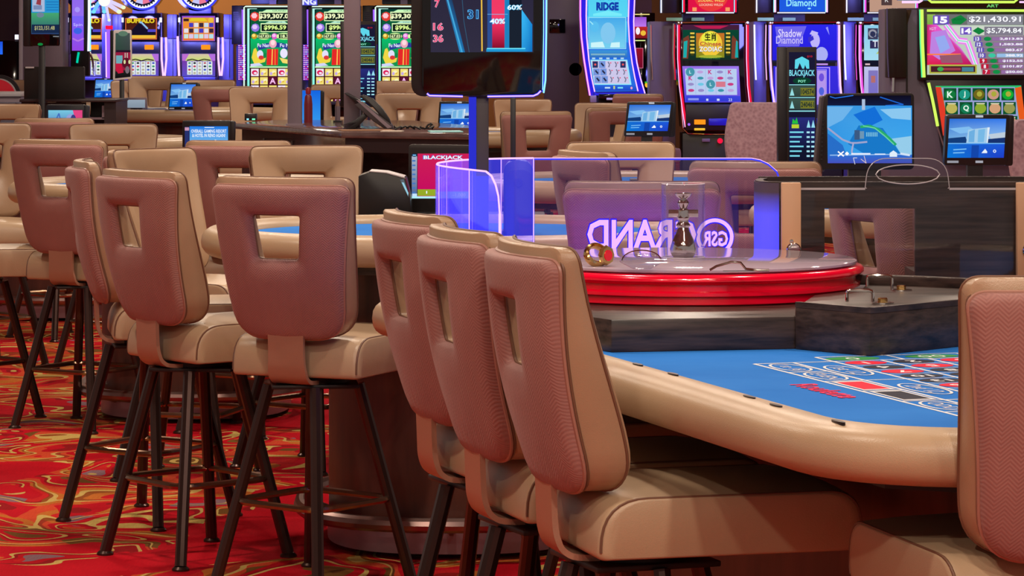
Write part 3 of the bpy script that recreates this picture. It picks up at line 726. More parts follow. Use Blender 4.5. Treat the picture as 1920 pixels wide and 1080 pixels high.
# ---------------------------------------------------------------- curved wooden panel with a clear guard
WP = thing('curved_wood_panel', 'curved dark wood panel with a rectangular opening, standing right of the wheel', 'panel', (1.1, 8.3, 0))
def wp(x, y): return (x - 1.1, y - 8.3)
ZB, ZTP = ZS + 0.001, 1.262
out = [(x_ * 1.03, y_ + 0.24) for x_, y_ in [(0.640, 8.26), (0.622, 8.18), (0.616, 8.10), (0.622, 8.035), (0.640, 8.008), (0.668, 8.0)]]
lft = smooth([wp(*p) for p in out], 1)
nn = normals(lft, False); rr = []
for (x, y, nx, ny) in nn: rr.append([(x, y, ZB), (x, y, ZTP), (x - nx * 0.02, y - ny * 0.02, ZTP), (x - nx * 0.02, y - ny * 0.02, ZB)])
mb = MB().grid(rr); mb.cap(rr[0]); mb.cap(rr[-1]); mb.build('curved_end', WOOD, WP, sharp=40)
t = NT('blue_spill_panel'); sp = t.new('SeparateXYZ'); t.l.new(t.coord(), sp.inputs[0])  # blue light spilled on the panel end, put in as fading emission
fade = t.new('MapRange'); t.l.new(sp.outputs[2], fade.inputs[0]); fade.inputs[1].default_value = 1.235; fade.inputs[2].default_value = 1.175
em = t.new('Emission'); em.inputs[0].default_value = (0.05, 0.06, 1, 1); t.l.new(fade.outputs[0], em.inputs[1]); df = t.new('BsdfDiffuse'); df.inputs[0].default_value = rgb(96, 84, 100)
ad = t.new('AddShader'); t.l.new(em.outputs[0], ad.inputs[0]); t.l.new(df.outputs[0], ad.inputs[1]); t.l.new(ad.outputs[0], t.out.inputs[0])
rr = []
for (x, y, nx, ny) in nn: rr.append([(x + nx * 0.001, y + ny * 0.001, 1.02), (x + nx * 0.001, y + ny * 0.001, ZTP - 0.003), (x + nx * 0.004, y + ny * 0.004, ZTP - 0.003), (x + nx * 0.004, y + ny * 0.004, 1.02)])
mb = MB().grid(rr); mb.cap(rr[0]); mb.cap(rr[-1]); mb.build('end_spill_glow', t.m, WP, sharp=40)
x0, y0_ = wp(0.668 * 1.03, 8.24)
hx0, hx1 = (1546 - 960) * 8.24 / F - 1.1, (1716 - 960) * 8.24 / F - 1.1; hz1, hz0 = H - (391 - YH) * 8.24 / F, H - (545 - YH) * 8.24 / F
xr = 0.55
mb = MB(); mb.box(x0, hx0, y0_, y0_ + 0.02, ZB, ZTP); mb.box(hx1, xr, y0_, y0_ + 0.02, ZB, ZTP); mb.box(hx0, hx1, y0_, y0_ + 0.02, hz1, ZTP); mb.box(hx0, hx1, y0_, y0_ + 0.02, ZB, hz0)
mb.build('wood_face', WOOD, WP)
MB().box(-0.03, xr, -0.06, 0.42, 0.0, ZS).build('support_cabinet', WOOD, WP)
MB().box(wp(0.66, 0)[0], xr, 0.26, 0.28, ZTP - 0.06, ZTP + 0.001).build('rear_rail', WOOD, WP)
gd = thing('clear_guard', 'clear guard sheet with oval hand hole and tan posts before the wooden panel', 'guard', (0.97, 8.17, ZS))
s79 = F / 8.17
def gx(x): return (x - 960) / s79 - 0.97
def gz(y): return H - (y - YH) / s79 - ZS
ho = [(gx(1702 + 60 * math.cos(2 * PI * i / 36)), gz(327 + 18 * math.sin(2 * PI * i / 36))) for i in range(36)]
tab = rounded([(gx(1478), gz(352)), (gx(1618), gz(352)), (gx(1630), gz(297)), (gx(1772), gz(297)), (gx(1784), gz(352)), (gx(1915), gz(352)), (gx(1915), gz(590)), (gx(1478), gz(590))], [0.002, 0.008, 0.055, 0.055, 0.008, 0.002, 0.002, 0.002], 8)
gl_m = m_acrylic('guard_acrylic', (0.93, 0.93, 0.95, 1), fac=0.05)
# the tab with its hole, lofted as a ring; the sheet below as a slab
oc = [p for p in tab]
tabp = rounded([(gx(1622), gz(353)), (gx(1628), gz(297)), (gx(1774), gz(297)), (gx(1780), gz(353))], [0.004, 0.05, 0.05, 0.004], 8)
cen = Vector((gx(1702), gz(327))); aa = [2 * PI * i / 48 for i in range(48)]
hp = [Vector(p) for p in ho]; tp = [Vector(p) for p in tabp]
ro = [ray(tp, cen, a) for a in aa]; ri = [ray(hp, cen, a) for a in aa]
rings = [[(p.x, y, p.y) for p in r_] for (r_, y) in ((ri, 0), (ro, 0), (ro, 0.006), (ri, 0.006))]
sheet = MB().box(gx(1478), gx(1915), 0, 0.006, 0.002, gz(353)).build('sheet', gl_m, gd)
hnd = MB().grid(rings, True, True).build('hand_hole_tab', gl_m, gd)
EDGE = plain('polished_edge', rgb(190, 184, 190), 0.2)
MB().tube([(p.x, -0.001, p.y) for p in ri], 0.0017, 6, True).build('hole_edge', EDGE, hnd)
MB().tube([(p[0], -0.001, p[1]) for p in tabp], 0.0012, 6).build('tab_edge', EDGE, hnd)
MB().box(gx(1478), gx(1622), -0.002, 0.0, gz(356), gz(352)).build('top_edge', EDGE, sheet); MB().box(gx(1780), gx(1915), -0.002, 0.0, gz(356), gz(352)).build('top_edge', EDGE, sheet)
for xa, xb in ((1464, 1500), (1904, 1942)):
    po = MB().box(gx(xa), gx(xb), -0.03, -0.003, 0.002, gz(342)).build('post', TANP, gd, bevel=0.002)
    xc = (gx(xa) + gx(xb)) / 2
    kb = MB().lathe([(0.0, 0), (0.019, 0), (0.019, 0.010), (0.016, 0.014), (0.012, 0.014), (0.012, 0.030), (0.0, 0.030)], 16).build('bolt', CHROME, po)
    kb.location = (xc + 0.005, -0.03, gz(467)); kb.rotation_euler = (PI / 2, 0, 0)
    for dz in (-16, 17):
        k2 = MB().lathe([(0.0, 0), (0.006, 0), (0.005, 0.004), (0.0, 0.005)], 10).build('screw', CHROME, po); k2.location = (xc, -0.03, gz(467 + dz)); k2.rotation_euler = (PI / 2, 0, 0)
# slim rear bracket poking past the left end of the wooden panel
br = thing('small_bracket', 'small pale metal bracket on the plum coloured stool side, left of the wooden panel', 'bracket', at(1418, 402, 8.7))

# ---------------------------------------------------------------- pixel-sized builders for fittings at a known distance
class PX:
    def __init__(s, root, xc, Y): s.r = root; s.xc = xc; s.Y = Y; s.k = Y / F
    def X(s, x): return (x - s.xc) * s.k
    def Z(s, y): return H - (y - YH) * s.k
    def box(s, name, x0, y0, x1, y1, front, depth, mat, bevel=0.0, par=None):
        return MB().box(s.X(x0), s.X(x1), -front, -front + depth, s.Z(y1), s.Z(y0)).build(name, mat, par or s.r, bevel=bevel * s.k)
    def floorbox(s, name, x0, y0, x1, front, depth, mat, bevel=0.0, z=0.0):
        return MB().box(s.X(x0), s.X(x1), -front, -front + depth, z, s.Z(y0)).build(name, mat, s.r, bevel=bevel * s.k)
    def tube(s, name, pts, r, mat, front=0.0, par=None, sides=6):
        return MB().tube([(s.X(x), -front, s.Z(y)) for x, y in pts], r * s.k, sides).build(name, mat, par or s.r)
    def slab(s, name, pts, front, depth, mat, par=None, bevel=0.0):
        return MB().slab([(s.X(x), s.Z(y)) for x, y in pts], -front, -front + depth).build(name, mat, par or s.r, bevel=bevel * s.k)
    def disc(s, name, x, y, r, front, depth, mat, par=None, r2=None):
        o = MB().lathe([(r2 or 0, 0), (r, 0), (r, depth), (r2 or 0, depth)], 48)
        o.v = [(a * s.k, -front - s.k * 0 + c, b * s.k) for a, b, c in o.v] if False else [(a * s.k + s.X(x), -front + c, b * s.k + s.Z(y)) for a, b, c in o.v]
        return o.build(name, mat, par or s.r)
    def sc(s, front):
        st = max(0.0002, s.k * 0.02)
        return SC(lambda x, y, k: (s.X(x), -front - st * k * 0.1 - 0.0004, s.Z(y)))
    def at_floor(s): s.r.location = ((s.xc - 960) * s.k, s.Y, 0)
def px_thing(name, label, cat, xc, Y, group=None):
    r = thing(name, label, cat, ((xc - 960) * Y / F, Y, 0), 0, group); return r, PX(r, xc, Y)

# the thin rear bracket
P = PX(br, 1418, 8.7); br.location = ((1418 - 960) * 8.7 / F, 8.7, 0)
P.box('arm', 1415, 350, 1421, 395, 0.0, 0.01, TANP, 1); P.box('catch', 1414, 393, 1424, 404, 0.004, 0.012, LGREY, 1); P.floorbox('stem', 1416, 404, 1420, 0.0, 0.01, TANP, 0.5, ZF + 0.0)

# ---------------------------------------------------------------- roulette results display on its pole
r, P = px_thing('results_display', 'tall black results display with glowing blue edge on a pole behind the shield', 'display', 897, 8.35)
P.slab('housing', rounded([(771, -120), (800, -120), (800, 181), (771, 181)], [1, 1, 3, 26], 6), 0.0, 0.09, PLATE, bevel=1)
bd = P.slab('front_frame', rounded([(792, -120), (1020, -120), (1020, 180), (792, 180)], [1, 1, 26, 26], 6), 0.02, 0.06, GLOSS, bevel=2)
P.tube('edge_light', [(1024, -118), (1023, 60), (1021, 150), (1018, 172)], 2.6, LEDB, 0.03, bd); P.tube('edge_light', [(1025, -118), (1024, 60), (1022.5, 150), (1019, 174)], 1.8, LEDC, 0.035, bd)  # the wider blue tube is a drawn halo behind the cyan edge
P.tube('edge_light', [(1019, -118), (1019, 60), (1017, 168)], 0.9, LEDC, 0.035, bd)
for seg in ([(801, 175), (806, 179), (868, 180.5)], [(914, 180.5), (1000, 179.5), (1008, 176), (1014, 170)]):
    P.tube('bottom_light', seg, 2.8, LEDB, 0.022, bd); P.tube('bottom_light', seg, 1.2, LEDP, 0.026, bd)  # blue halo drawn as a wider tube round the pink core
P.floorbox('pole', 879, 178, 916, -0.0, 0.05, DARK, 1, ZS)
PL = emit('deep_blue_spill', (0.025, 0.03, 0.62, 1), 1.0)  # blue light falling on the pole, put in as glowing faces
P.box('pole_spill_glow', 879, 182, 893, 330, 0.004, 0.004, PL); P.box('pole_base_spill_glow', 879, 330, 916, 462, 0.004, 0.004, emit('blue_base_spill', (0.035, 0.045, 0.95, 1), 0.85))
P.box('pole_collar', 874, 176, 921, 181, 0.005, 0.06, PLATE, 1)
q = P.sc(0.021)
q.grad(808, -118, 1000, 98, (38, 34, 58), (50, 46, 66))
q.poly([(836, 0), (848, 0), (872, 98), (862, 98)], [(40, 90, 140), (30, 60, 100), (30, 110, 170), (40, 140, 200)]); q.poly([(838, 0), (841, 0), (868, 98), (865, 98)], (70, 170, 220))
q.line([(867, 0), (870, 40), (880, 98)], 1.2, (50, 90, 120)); q.line([(838, -118), (838, 0)], 4, (30, 80, 120))
for tx_, yy in (('22', -40), ('29', -14), ('7', 7), ('16', 50), ('36', 72)):
    q.text(tx_, 822 if len(tx_) > 1 else 820, yy, 15, (255, 190, 220), w=20 if len(tx_) > 1 else 10, bold=0.045); q.text(tx_, 822 if len(tx_) > 1 else 820, yy, 13.5, (238, 50, 100), w=18 if len(tx_) > 1 else 9, bold=0.0)
q.text('31', 887, 27, 18, (90, 190, 255), w=21, bold=0.045); q.text('31', 887, 27, 15.5, (25, 50, 110), w=18)
q.line([(902, -118), (904, 96)], 2.4, (248, 200, 70)); q.rect(914, -118, 923, 94, (44, 80, 150))
q.grad(922, -118, 946, 40, (225, 50, 90), (245, 60, 105)); q.grad(923, 40, 946, 91, (245, 50, 100), (130, 10, 40))
q.rect(946, -118, 955, 94, (30, 130, 190)); q.rect(955, 20, 978, 94, (26, 34, 48)); q.rect(955, -118, 978, 20, (20, 26, 44))
q.poly([(978, 18), (998, 46), (998, 97), (978, 97)], [(60, 190, 250), (20, 130, 210), (10, 110, 190), (40, 150, 220)])
q.rect(912, 92, 985, 97, (30, 150, 210)); q.rect(913, 90, 985, 92, (110, 230, 255)); q.line([(914, 27), (952, 27)], 1, (110, 180, 230))
q.text('60%', 965, 14, 10.5, (60, 200, 255), w=29, bold=0.06); q.text('60%', 965, 14, 9, (255, 255, 255), w=27, bold=0.015)
q.text('40%', 933, 40, 11, (60, 200, 255), w=30, bold=0.06); q.text('40%', 933, 40, 9.5, (255, 255, 255), w=28, bold=0.015)
q.build('screen', SCREEN, bd)
# thin pole and dark hooded device behind the shield
r, P = px_thing('hooded_device', 'dark rounded device on a thin black pole behind the left of the shield', 'device', 968, 10.3)
P.floorbox('thin_pole', 957, 150, 967, 0.0, 0.012, BLACK, 0.5, 1.0)
P.slab('hood', rounded([(944, 443), (944, 300), (1000, 300), (1000, 443)], [1, 26, 26, 1], 6), 0.03, 0.12, BLACK, bevel=2)
P.slab('front_shell', rounded([(951, 443), (951, 318), (996, 318), (996, 443)], [1, 18, 18, 1], 6), 0.045, 0.02, PLATE, bevel=1)
P.disc('lens', 972, 341, 8, 0.05, 0.006, BLACK)
MB().box(-0.05, 0.05, -0.03, 0.10, 1.001, 1.02).build('foot', BLACK, r)
# ---------------------------------------------------------------- tablets and monitors on the tables
def hotel(q, x0, y0, x1, y1, skew=0.0):
    """pale tower building under a blue sky above a blue button bar"""
    w, h = x1 - x0, y1 - y0; X = lambda a, b=0: x0 + a * w + skew * (1 - b) * w; Y_ = lambda b: y0 + b * h
    def pl(pts, col): q.poly([(X(a, b), Y_(b)) for a, b in pts], col)
    pl([(0, 0), (1, 0), (1, .62), (0, .62)], [(40, 110, 215), (50, 120, 235), (150, 200, 240), (120, 180, 225)])
    pl([(.0, .25), (.35, .2), (.5, .33), (.2, .38)], (130, 190, 240)); pl([(.7, .4), (1, .34), (1, .5), (.75, .52)], (190, 205, 220))
    pl([(0, .5), (.3, .46), (.35, .63), (0, .63)], (20, 60, 120)); pl([(.7, .52), (1, .48), (1, .63), (.7, .63)], (24, 50, 110))
    pl([(.34, .28), (.70, .22), (.68, .62), (.32, .62)], (165, 205, 235)); pl([(.36, .33), (.46, .27), (.46, .60), (.36, .60)], (110, 175, 225)); pl([(.52, .28), (.64, .26), (.63, .6), (.52, .6)], (120, 185, 230))
    pl([(.68, .22), (.72, .22), (.70, .62), (.68, .62)], (225, 235, 245))
    pl([(0, .62), (1, .62), (1, 1), (0, 1)], [(20, 110, 210), (30, 90, 220), (30, 60, 200), (10, 120, 215)]); pl([(.42, .68), (.55, .68), (.55, 1), (.42, 1)], (20, 70, 170))
    pl([(0, .62), (1, .62), (1, .645), (0, .645)], (110, 180, 240))
    pl([(.10, .78), (.33, .76), (.33, .79), (.10, .81)], (120, 190, 245)); pl([(.10, .86), (.3, .85), (.3, .88), (.10, .89)], (120, 190, 245))
    pl([(.62, .84), (.66, .77), (.70, .84), (.70, .88), (.60, .88)], (235, 245, 255))
    q.oval(X(.83, .83), Y_(.83), w * .028, w * .028, (235, 245, 255)); q.oval(X(.83, .83), Y_(.83), w * .014, w * .014, (30, 80, 210))
def tablet(label, x0, y0, x1, y1, Y, zb, pic, name='table_tablet', skewtop=0.0, thick=0.05, side=None, marks=True, yaw=0, group=None):
    r, P = px_thing(name, label, 'tablet', (x0 + x1) / 2, Y, group)
    w = x1 - x0; m = w * 0.05; k = skewtop
    body = P.slab('casing', rounded([(x0, y1), (x0 + k, y0), (x1 + k, y0), (x1, y1)], [w * .04] * 4, 4), 0.0, thick, BLACK, bevel=0.6)
    q = P.sc(0.0)
    pic(q, x0 + m + 0, y0 + m * 1.3, x1 - m * 1.0, y1 - m * (2.4 if marks else 1.4), k / w)
    if marks:
        yy = y1 - m * 0.9
        q.rect(x0 + m, yy - m * .6, x0 + m + w * .18, yy + m * .15, (150, 150, 160)); q.rect(x0 + w * .5, yy - m * .6, x0 + w * .62, yy + m * .15, (165, 165, 175)); q.rect(x0 + k + w * .46, y0 + m * .2, x0 + k + w * .58, y0 + m * .9, (190, 195, 205))
    q.build('screen', SCREEN, body)
    if side:
        P.slab('side_housing', rounded([(x1 - 2, y1 + 1), (x1 + k - 2, y0 + 1), (x1 + side, y0 + 1), (x1 + side * .8, y1 + 1)], [1, 1, 5, 5], 4), -0.004, thick + 0.03, BLACK, bevel=0.6)
    c = (x0 + x1) / 2
    zt = P.Z(y1 - 1)
    MB().box(-w * .12 * P.k, w * .12 * P.k, 0.005, thick, zb + 0.02, zt + 0.005).build('neck', BLACK, r)
    MB().box(-w * .36 * P.k, w * .36 * P.k, -0.05, thick + 0.05, zb, zb + 0.022).build('foot', BLACK, r, bevel=0.004)
    return r, P
tablet('bright tablet on a black stand below the zodiac machine', 1170, 191, 1256, 256, 14.4, 1.0, hotel, skewtop=7, side=12)
tablet('tablet before the ladder machine, right of the wide monitor', 1770, 215, 1888, 310, 11.5, 1.0, hotel, skewtop=5, side=14)
tablet('tablet half hidden behind the pole of the results display', 820, 190, 892, 247, 20.6, 1.05, hotel, skewtop=4)
tablet('bright tablet on the far table left of the two grey posts', 315, 155, 366, 206, 26.6, 1.08, hotel, skewtop=4, side=8)
tablet('small tablet right of the dark service desk, partly behind a stool', 175, 147, 214, 187, 30.2, 1.08, hotel, skewtop=3)
def pic_b(q, x0, y0, x1, y1, k):
    q.grad(x0 - 2, y0 - 2, x1 + 2, y1 + 2, (20, 100, 225), (50, 150, 235)); q.rect(x0 + 12, y0 + 8, x0 + 19, y1 - 10, (120, 190, 245)); q.line([(x0 + 16, y0 + 20), (x0 + 22, y0 + 15), (x0 + 17, y0 + 28)], 3, (235, 245, 255))
tablet('tablet behind the first grey post, showing only its right side', 560, 169, 601, 228, 22.4, 0.0, pic_b, marks=False, side=6)
def pic_face(q, x0, y0, x1, y1, k):
    q.grad(x0, y0 + 6, x1, y1, (120, 200, 225), (70, 90, 180)); q.poly([(x1 - 18, y0 + 6), (x1, y0 + 6), (x1, y1), (x1 - 10, y1)], (225, 70, 130))
    q.oval((x0 + x1) / 2 + 10, (y0 + y1) / 2 + 5, 9, 11, (150, 160, 215)); q.oval((x0 + x1) / 2 + 15, (y0 + y1) / 2 + 4, 5, 9, (60, 60, 130)); q.line([(x0 + 8, y1), (x0 + 20, y0 + 12), (x0 + 26, y1)], 2.5, (70, 110, 190)); q.line([(x0 + 30, y1), (x0 + 38, y1 - 8), (x0 + 44, y1)], 2, (40, 50, 120))
tablet('small bright tablet standing above the narrow mauve stool strip at the left', 87, 196, 158, 244, 19.6, 1.05, pic_face, side=8, marks=False)
def pic_adv(q, x0, y0, x1, y1, k):
    x0 += 9; y0 += 5
    q.grad(x0, y0, x1, y1, (30, 120, 225), (120, 195, 240)); q.rect(x0 - 9, y0 + 1, x0 - 1, y1, (40, 50, 110)); q.rect(x0 - 9, y0 + 2, x0 - 1, y0 + 8, (200, 150, 180))
    q.text('OVERALL GAMING RESORT', (x0 + x1) / 2, y0 + 9, 6.5, (235, 245, 255), w=66, bold=0.02); q.text('& HOTEL IN RENO AGAIN!', (x0 + x1) / 2, y0 + 17, 6.5, (235, 245, 255), w=62, bold=0.02); q.rect(x0 + 28, y0 + 1.5, x0 + 46, y0 + 3, (220, 235, 250))
    q.poly([(x0 + 28, y1), (x0 + 28, y0 + 27), (x0 + 50, y0 + 25), (x0 + 50, y1)], (90, 165, 225)); q.rect(x0 + 47, y0 + 25, x0 + 50, y1, (225, 238, 248)); q.rect(x0 + 32, y0 + 29, x0 + 38, y1, (60, 135, 210)); q.rect(x0 + 41, y0 + 28, x0 + 45, y1, (60, 135, 210))
    q.oval(x0 + 14, y1 - 2, 11, 10, (190, 220, 240)); q.oval(x0 + 14, y1, 8, 8, (70, 130, 170))
tablet('blue advert screen above the mauve backed stool, with two lines of white lettering', 342, 226, 432, 284, 18.4, 0.0, pic_adv, name='advert_screen', side=8, marks=False)
# wide monitor
r, P = px_thing('wide_monitor', 'wide monitor with a blue and green picture behind the wooden panel', 'monitor', 1622, 11.8)
b = P.slab('casing', rounded([(1533, 318), (1546, 176), (1714, 174), (1714, 318)], [10] * 4, 4), 0, 0.06, PLATE, bevel=1)
P.slab('side_housing', rounded([(1528, 322), (1541, 180), (1552, 180), (1546, 322)], [4, 4, 2, 2], 4), -0.002, 0.10, DARK, bevel=0.8)
for i in range(10): P.box('vent_slat', 1537.5 - i * .35 + 4, 225 + i * 8, 1545 - i * .35, 228 + i * 8, 0.004, 0.01, BLACK)
q = P.sc(0.0)
q.grad(1552, 179, 1708, 205, (14, 12, 30), (20, 30, 70)); q.line([(1556, 181), (1566, 184), (1600, 179)], 1.6, (40, 120, 240)); q.line([(1650, 182), (1694, 196), (1660, 198)], 2, (30, 100, 210))
q.poly([(1551, 198), (1710, 198), (1710, 305), (1552, 305)], [(60, 150, 225), (50, 150, 230), (70, 175, 240), (40, 150, 230)])
q.poly([(1551, 200), (1600, 200), (1580, 225), (1551, 240)], (110, 180, 235)); q.poly([(1600, 215), (1640, 200), (1655, 225), (1625, 240)], (20, 110, 215)); q.poly([(1650, 205), (1708, 202), (1708, 225), (1672, 222)], (140, 200, 240))
q.poly([(1610, 235), (1655, 240), (1690, 290), (1640, 300), (1590, 270)], (25, 120, 200)); q.poly([(1672, 260), (1709, 255), (1709, 295), (1690, 290)], (150, 205, 235)); q.poly([(1552, 250), (1580, 272), (1590, 300), (1552, 300)], (40, 110, 200))
q.line([(1613, 238), (1630, 236), (1648, 243), (1666, 258), (1680, 272)], 5, (40, 170, 110)); q.line([(1618, 236), (1640, 240), (1660, 256), (1676, 271)], 2, (110, 215, 160))
q.line([(1552, 240), (1580, 262), (1596, 268), (1606, 268), (1626, 266)], 3.4, (160, 165, 205)); q.line([(1600, 268), (1597, 284), (1601, 300)], 3, (170, 170, 210)); q.rect(1602, 244, 1612, 262, (60, 90, 130)); q.rect(1612, 246, 1620, 260, (110, 150, 180))
for i in range(7): q.rect(1624 + i * 3.2, 248, 1626 + i * 3.2, 256, (120, 190, 220))
q.grad(1552, 290, 1710, 306, (40, 110, 210), (70, 80, 190)); q.line([(1556, 291), (1706, 289)], 2, (150, 190, 235))
q.line([(1571, 284), (1582, 293)], 2.4, (255, 255, 255)); q.line([(1582, 284), (1571, 293)], 2.4, (255, 255, 255)); q.oval(1588, 288, 4, 4, (255, 255, 255), 4); q.rect(1596, 287, 1632, 290, (230, 240, 255)); q.rect(1640, 288, 1660, 290, (230, 240, 255))
q.poly([(1668, 294), (1668, 287), (1675, 282), (1682, 287), (1682, 294)], (225, 238, 250)); q.line([(1688, 288), (1706, 291)], 4, (210, 228, 245)); q.rect(1616, 186, 1622, 206, (170, 190, 220))
q.line([(1603, 308), (1600, 296), (1607, 296)], 1.2, (220, 220, 230)); q.line([(1614, 298), (1624, 306), (1620, 292)], 1.2, (220, 200, 200))
q.build('screen', SCREEN, b)
MB().box(-0.06, 0.06, 0.01, 0.05, 1.0, P.Z(310)).build('neck', BLACK, r); MB().box(-0.12, 0.12, -0.06, 0.12, 1.0, 1.02).build('foot', BLACK, r, bevel=0.004)
# tall table-rules signs
def rules_sign(label, x0, x1, y0, y1, Y, zb, full=True):
    r, P = px_thing('rules_sign', label, 'sign', (x0 + x1) / 2, Y)
    w = x1 - x0; h = y1 - y0
    P.box('side_housing', x0, y0, x0 + w * .25, y1, -0.002, 0.08, BLACK, 0.8)
    b = P.box('casing', x0 + w * .22, y0, x1, y1, 0.004, 0.06, DARK if False else PLATE, 0.8)
    q = P.sc(0.004); a = x0 + w * .28; e = x1 - w * .04; Yq = lambda t: y0 + t * h
    q.grad(a, Yq(.04), e, Yq(.98), (28, 26, 52), (16, 20, 44)); q.grad(a, Yq(.55), e, Yq(.8), (40, 44, 120), (16, 22, 50))
    c = (a + e) / 2
    q.text('$10', e - w * .14, Yq(.075), h * .018, (190, 30, 50), w=w * .14, bold=0.03)
    q.poly([(c - w * .19, Yq(.17)), (c - w * .18, Yq(.10)), (c, Yq(.075)), (c + w * .18, Yq(.105)), (c + w * .19, Yq(.17))], (95, 215, 235)); q.poly([(c - w * .12, Yq(.172)), (c - w * .06, Yq(.125)), (c + w * .01, Yq(.172))], (28, 26, 52)); q.poly([(c + w * .05, Yq(.172)), (c + w * .08, Yq(.14)), (c + w * .12, Yq(.172))], (28, 26, 52))
    q.text('BLACKJACK', c, Yq(.21), h * .062, (130, 225, 245), w=w * .66, bold=0.02)
    q.oval(c, Yq(.265), w * .24, h * .028, (12, 62, 44)); q.text('POT', c, Yq(.268), h * .02, (140, 240, 200), w=w * .2, bold=0.03)
    for t in (.305, .405):
        q.rect(a, Yq(t - .012), e, Yq(t - .006), (150, 235, 240)); q.grad(a, Yq(t), e, Yq(t + .085), (60, 84, 74), (50, 66, 62)); q.rect(a + w * .3, Yq(t + .015), e - w * .02, Yq(t + .075), (120, 120, 40))
        q.text('104574' if t < .35 else '240461', a + w * .48, Yq(t + .045), h * .042, (40, 54, 46), w=w * .34, bold=0.03); q.poly([(a + w * .02, Yq(t + .075)), (a + w * .08, Yq(t + .015)), (a + w * .14, Yq(t + .075))], (150, 220, 225))
    q.rect(a, Yq(.497), e, Yq(.505), (150, 235, 240))
    q.poly([(a + w * .08, Yq(.60)), (a + w * .1, Yq(.56)), (a + w * .16, Yq(.58)), (a + w * .2, Yq(.55)), (a + w * .24, Yq(.60))], (40, 190, 60)); q.rect(a + w * .07, Yq(.605), a + w * .26, Yq(.635), (190, 210, 50))
    for ax in (.46, .58):
        q.poly([(a + w * ax, Yq(.63)), (a + w * (ax + .05), Yq(.57)), (a + w * (ax + .1), Yq(.63))], (150, 220, 240))
    for i in range(6):
        q.rect(a + w * .02, Yq(.66 + i * .037), a + w * (.38 - .05 * (i % 3)), Yq(.672 + i * .037), (120, 215, 235)); q.rect(a + w * .46, Yq(.66 + i * .037), a + w * .54, Yq(.674 + i * .037), (170, 230, 245)); q.rect(a + w * .58, Yq(.66 + i * .037), a + w * .66, Yq(.674 + i * .037), (170, 230, 245))
    q.rect(a + w * .05, Yq(.895), e - w * .05, Yq(.903), (130, 215, 235)); q.rect(a + w * .12, Yq(.925), e - w * .14, Yq(.94), (130, 215, 235))
    q.build('screen', SCREEN, b)
    MB().box(-w * .12 * P.k, w * .12 * P.k, 0.005, 0.05, zb, P.Z(y1 - 2)).build('stem', BLACK, r); MB().box(-w * .4 * P.k, w * .4 * P.k, -0.06, 0.12, zb, zb + 0.02).build('foot', BLACK, r)
rules_sign('tall lit table-rules sign at the right, left of the wide monitor', 1459, 1531, 88, 328, 14.0, 1.0)
rules_sign('small lit table-rules sign half hidden behind the second grey post', 638, 706, 40, 201, 22.6, 1.05)
# crimson card-game monitor behind the card table with its service cabinet
cab = thing('dealer_cabinet', 'dark cabinet behind the oval card table, carrying the crimson monitor', 'cabinet', (-0.45, 12.35, 0))
MB().box(-0.10, 0.55, -0.30, 0.35, 0.0, 0.93).build('body', WOOD, cab, bevel=0.01); MB().box(-0.13, 0.58, -0.33, 0.38, 0.93, 0.96).build('top', COUNTERD, cab, bevel=0.005)
MB().box(-0.06, 0.20, -0.306, -0.302, 0.1, 0.88).build('door', WOOD, cab); MB().box(0.24, 0.51, -0.306, -0.302, 0.1, 0.88).build('door', WOOD, cab)
r, P = px_thing('crimson_monitor', 'monitor with crimson card-game screen left of the violet shield', 'monitor', 840, 12.4)
b = P.slab('casing', rounded([(766, 404), (766, 271), (914, 273), (914, 404)], [8] * 4, 4), 0, 0.05, PLATE, bevel=0.8)
q = P.sc(0.0)
q.grad(783, 288, 908, 368, (206, 30, 84), (196, 10, 96)); q.grad(772, 293, 782, 372, (170, 180, 200), (60, 90, 140))
for i in range(8): q.rect(773, 300 + i * 8.5, 779, 303 + i * 8.5, (70, 120, 190))
q.oval(777, 291, 5, 3, (20, 50, 90)); q.rect(774, 290, 780, 292, (130, 200, 240)); q.rect(773, 363, 782, 369, (200, 230, 255))
q.text('BLACKJACK', 831, 296, 10, (60, 120, 220), w=76, bold=0.05); q.text('BLACKJACK', 831, 296, 8.5, (250, 250, 255), w=73, bold=0.025)
q.rect(783, 355, 820, 367, (150, 170, 40)); q.rect(799, 358, 801, 363, (240, 250, 255)); q.rect(820, 359, 908, 372, (140, 190, 225)); q.rect(772, 368, 820, 372, (180, 240, 250)); q.text('7', 820, 365, 8, (235, 245, 255)); q.text('\u20131,000', 860, 366, 8, (235, 245, 255), w=26, bold=0.02)
q.build('screen', SCREEN, b)
MB().box(-0.08, 0.08, 0.01, 0.045, 0.96, P.Z(400)).build('neck', BLACK, r); MB().box(-0.12, 0.12, -0.05, 0.12, 0.96, 0.975).build('foot', BLACK, r)
r, P = px_thing('card_shuffler', 'black card shuffler with a slanted lit display left of the crimson monitor', 'shuffler', 720, 12.15)
b = P.slab('body', [(672, 424), (672, 330), (694, 322), (724, 325), (752, 333), (760, 334), (769, 372), (771, 424)], 0, 0.22, BLACK, bevel=1.5)
P.slab('top_trim', [(692, 322), (693, 320.5), (724, 323), (758, 332), (757, 334), (724, 325)], 0.003, 0.2, LGREY)
q = P.sc(0.001); q.poly([(750, 337), (757, 336), (766, 362), (766, 370)], (90, 100, 110)); q.poly([(753, 342), (757, 342), (766, 362), (765, 367)], (150, 205, 225)); q.build('slanted_display', SCREEN, b)
p0 = P.Z(424)
MB().box(-0.08, 0.09, 0.02, 0.2, 0.961, p0 + 0.002).build('base', BLACK, r) if p0 > 0.97 else None
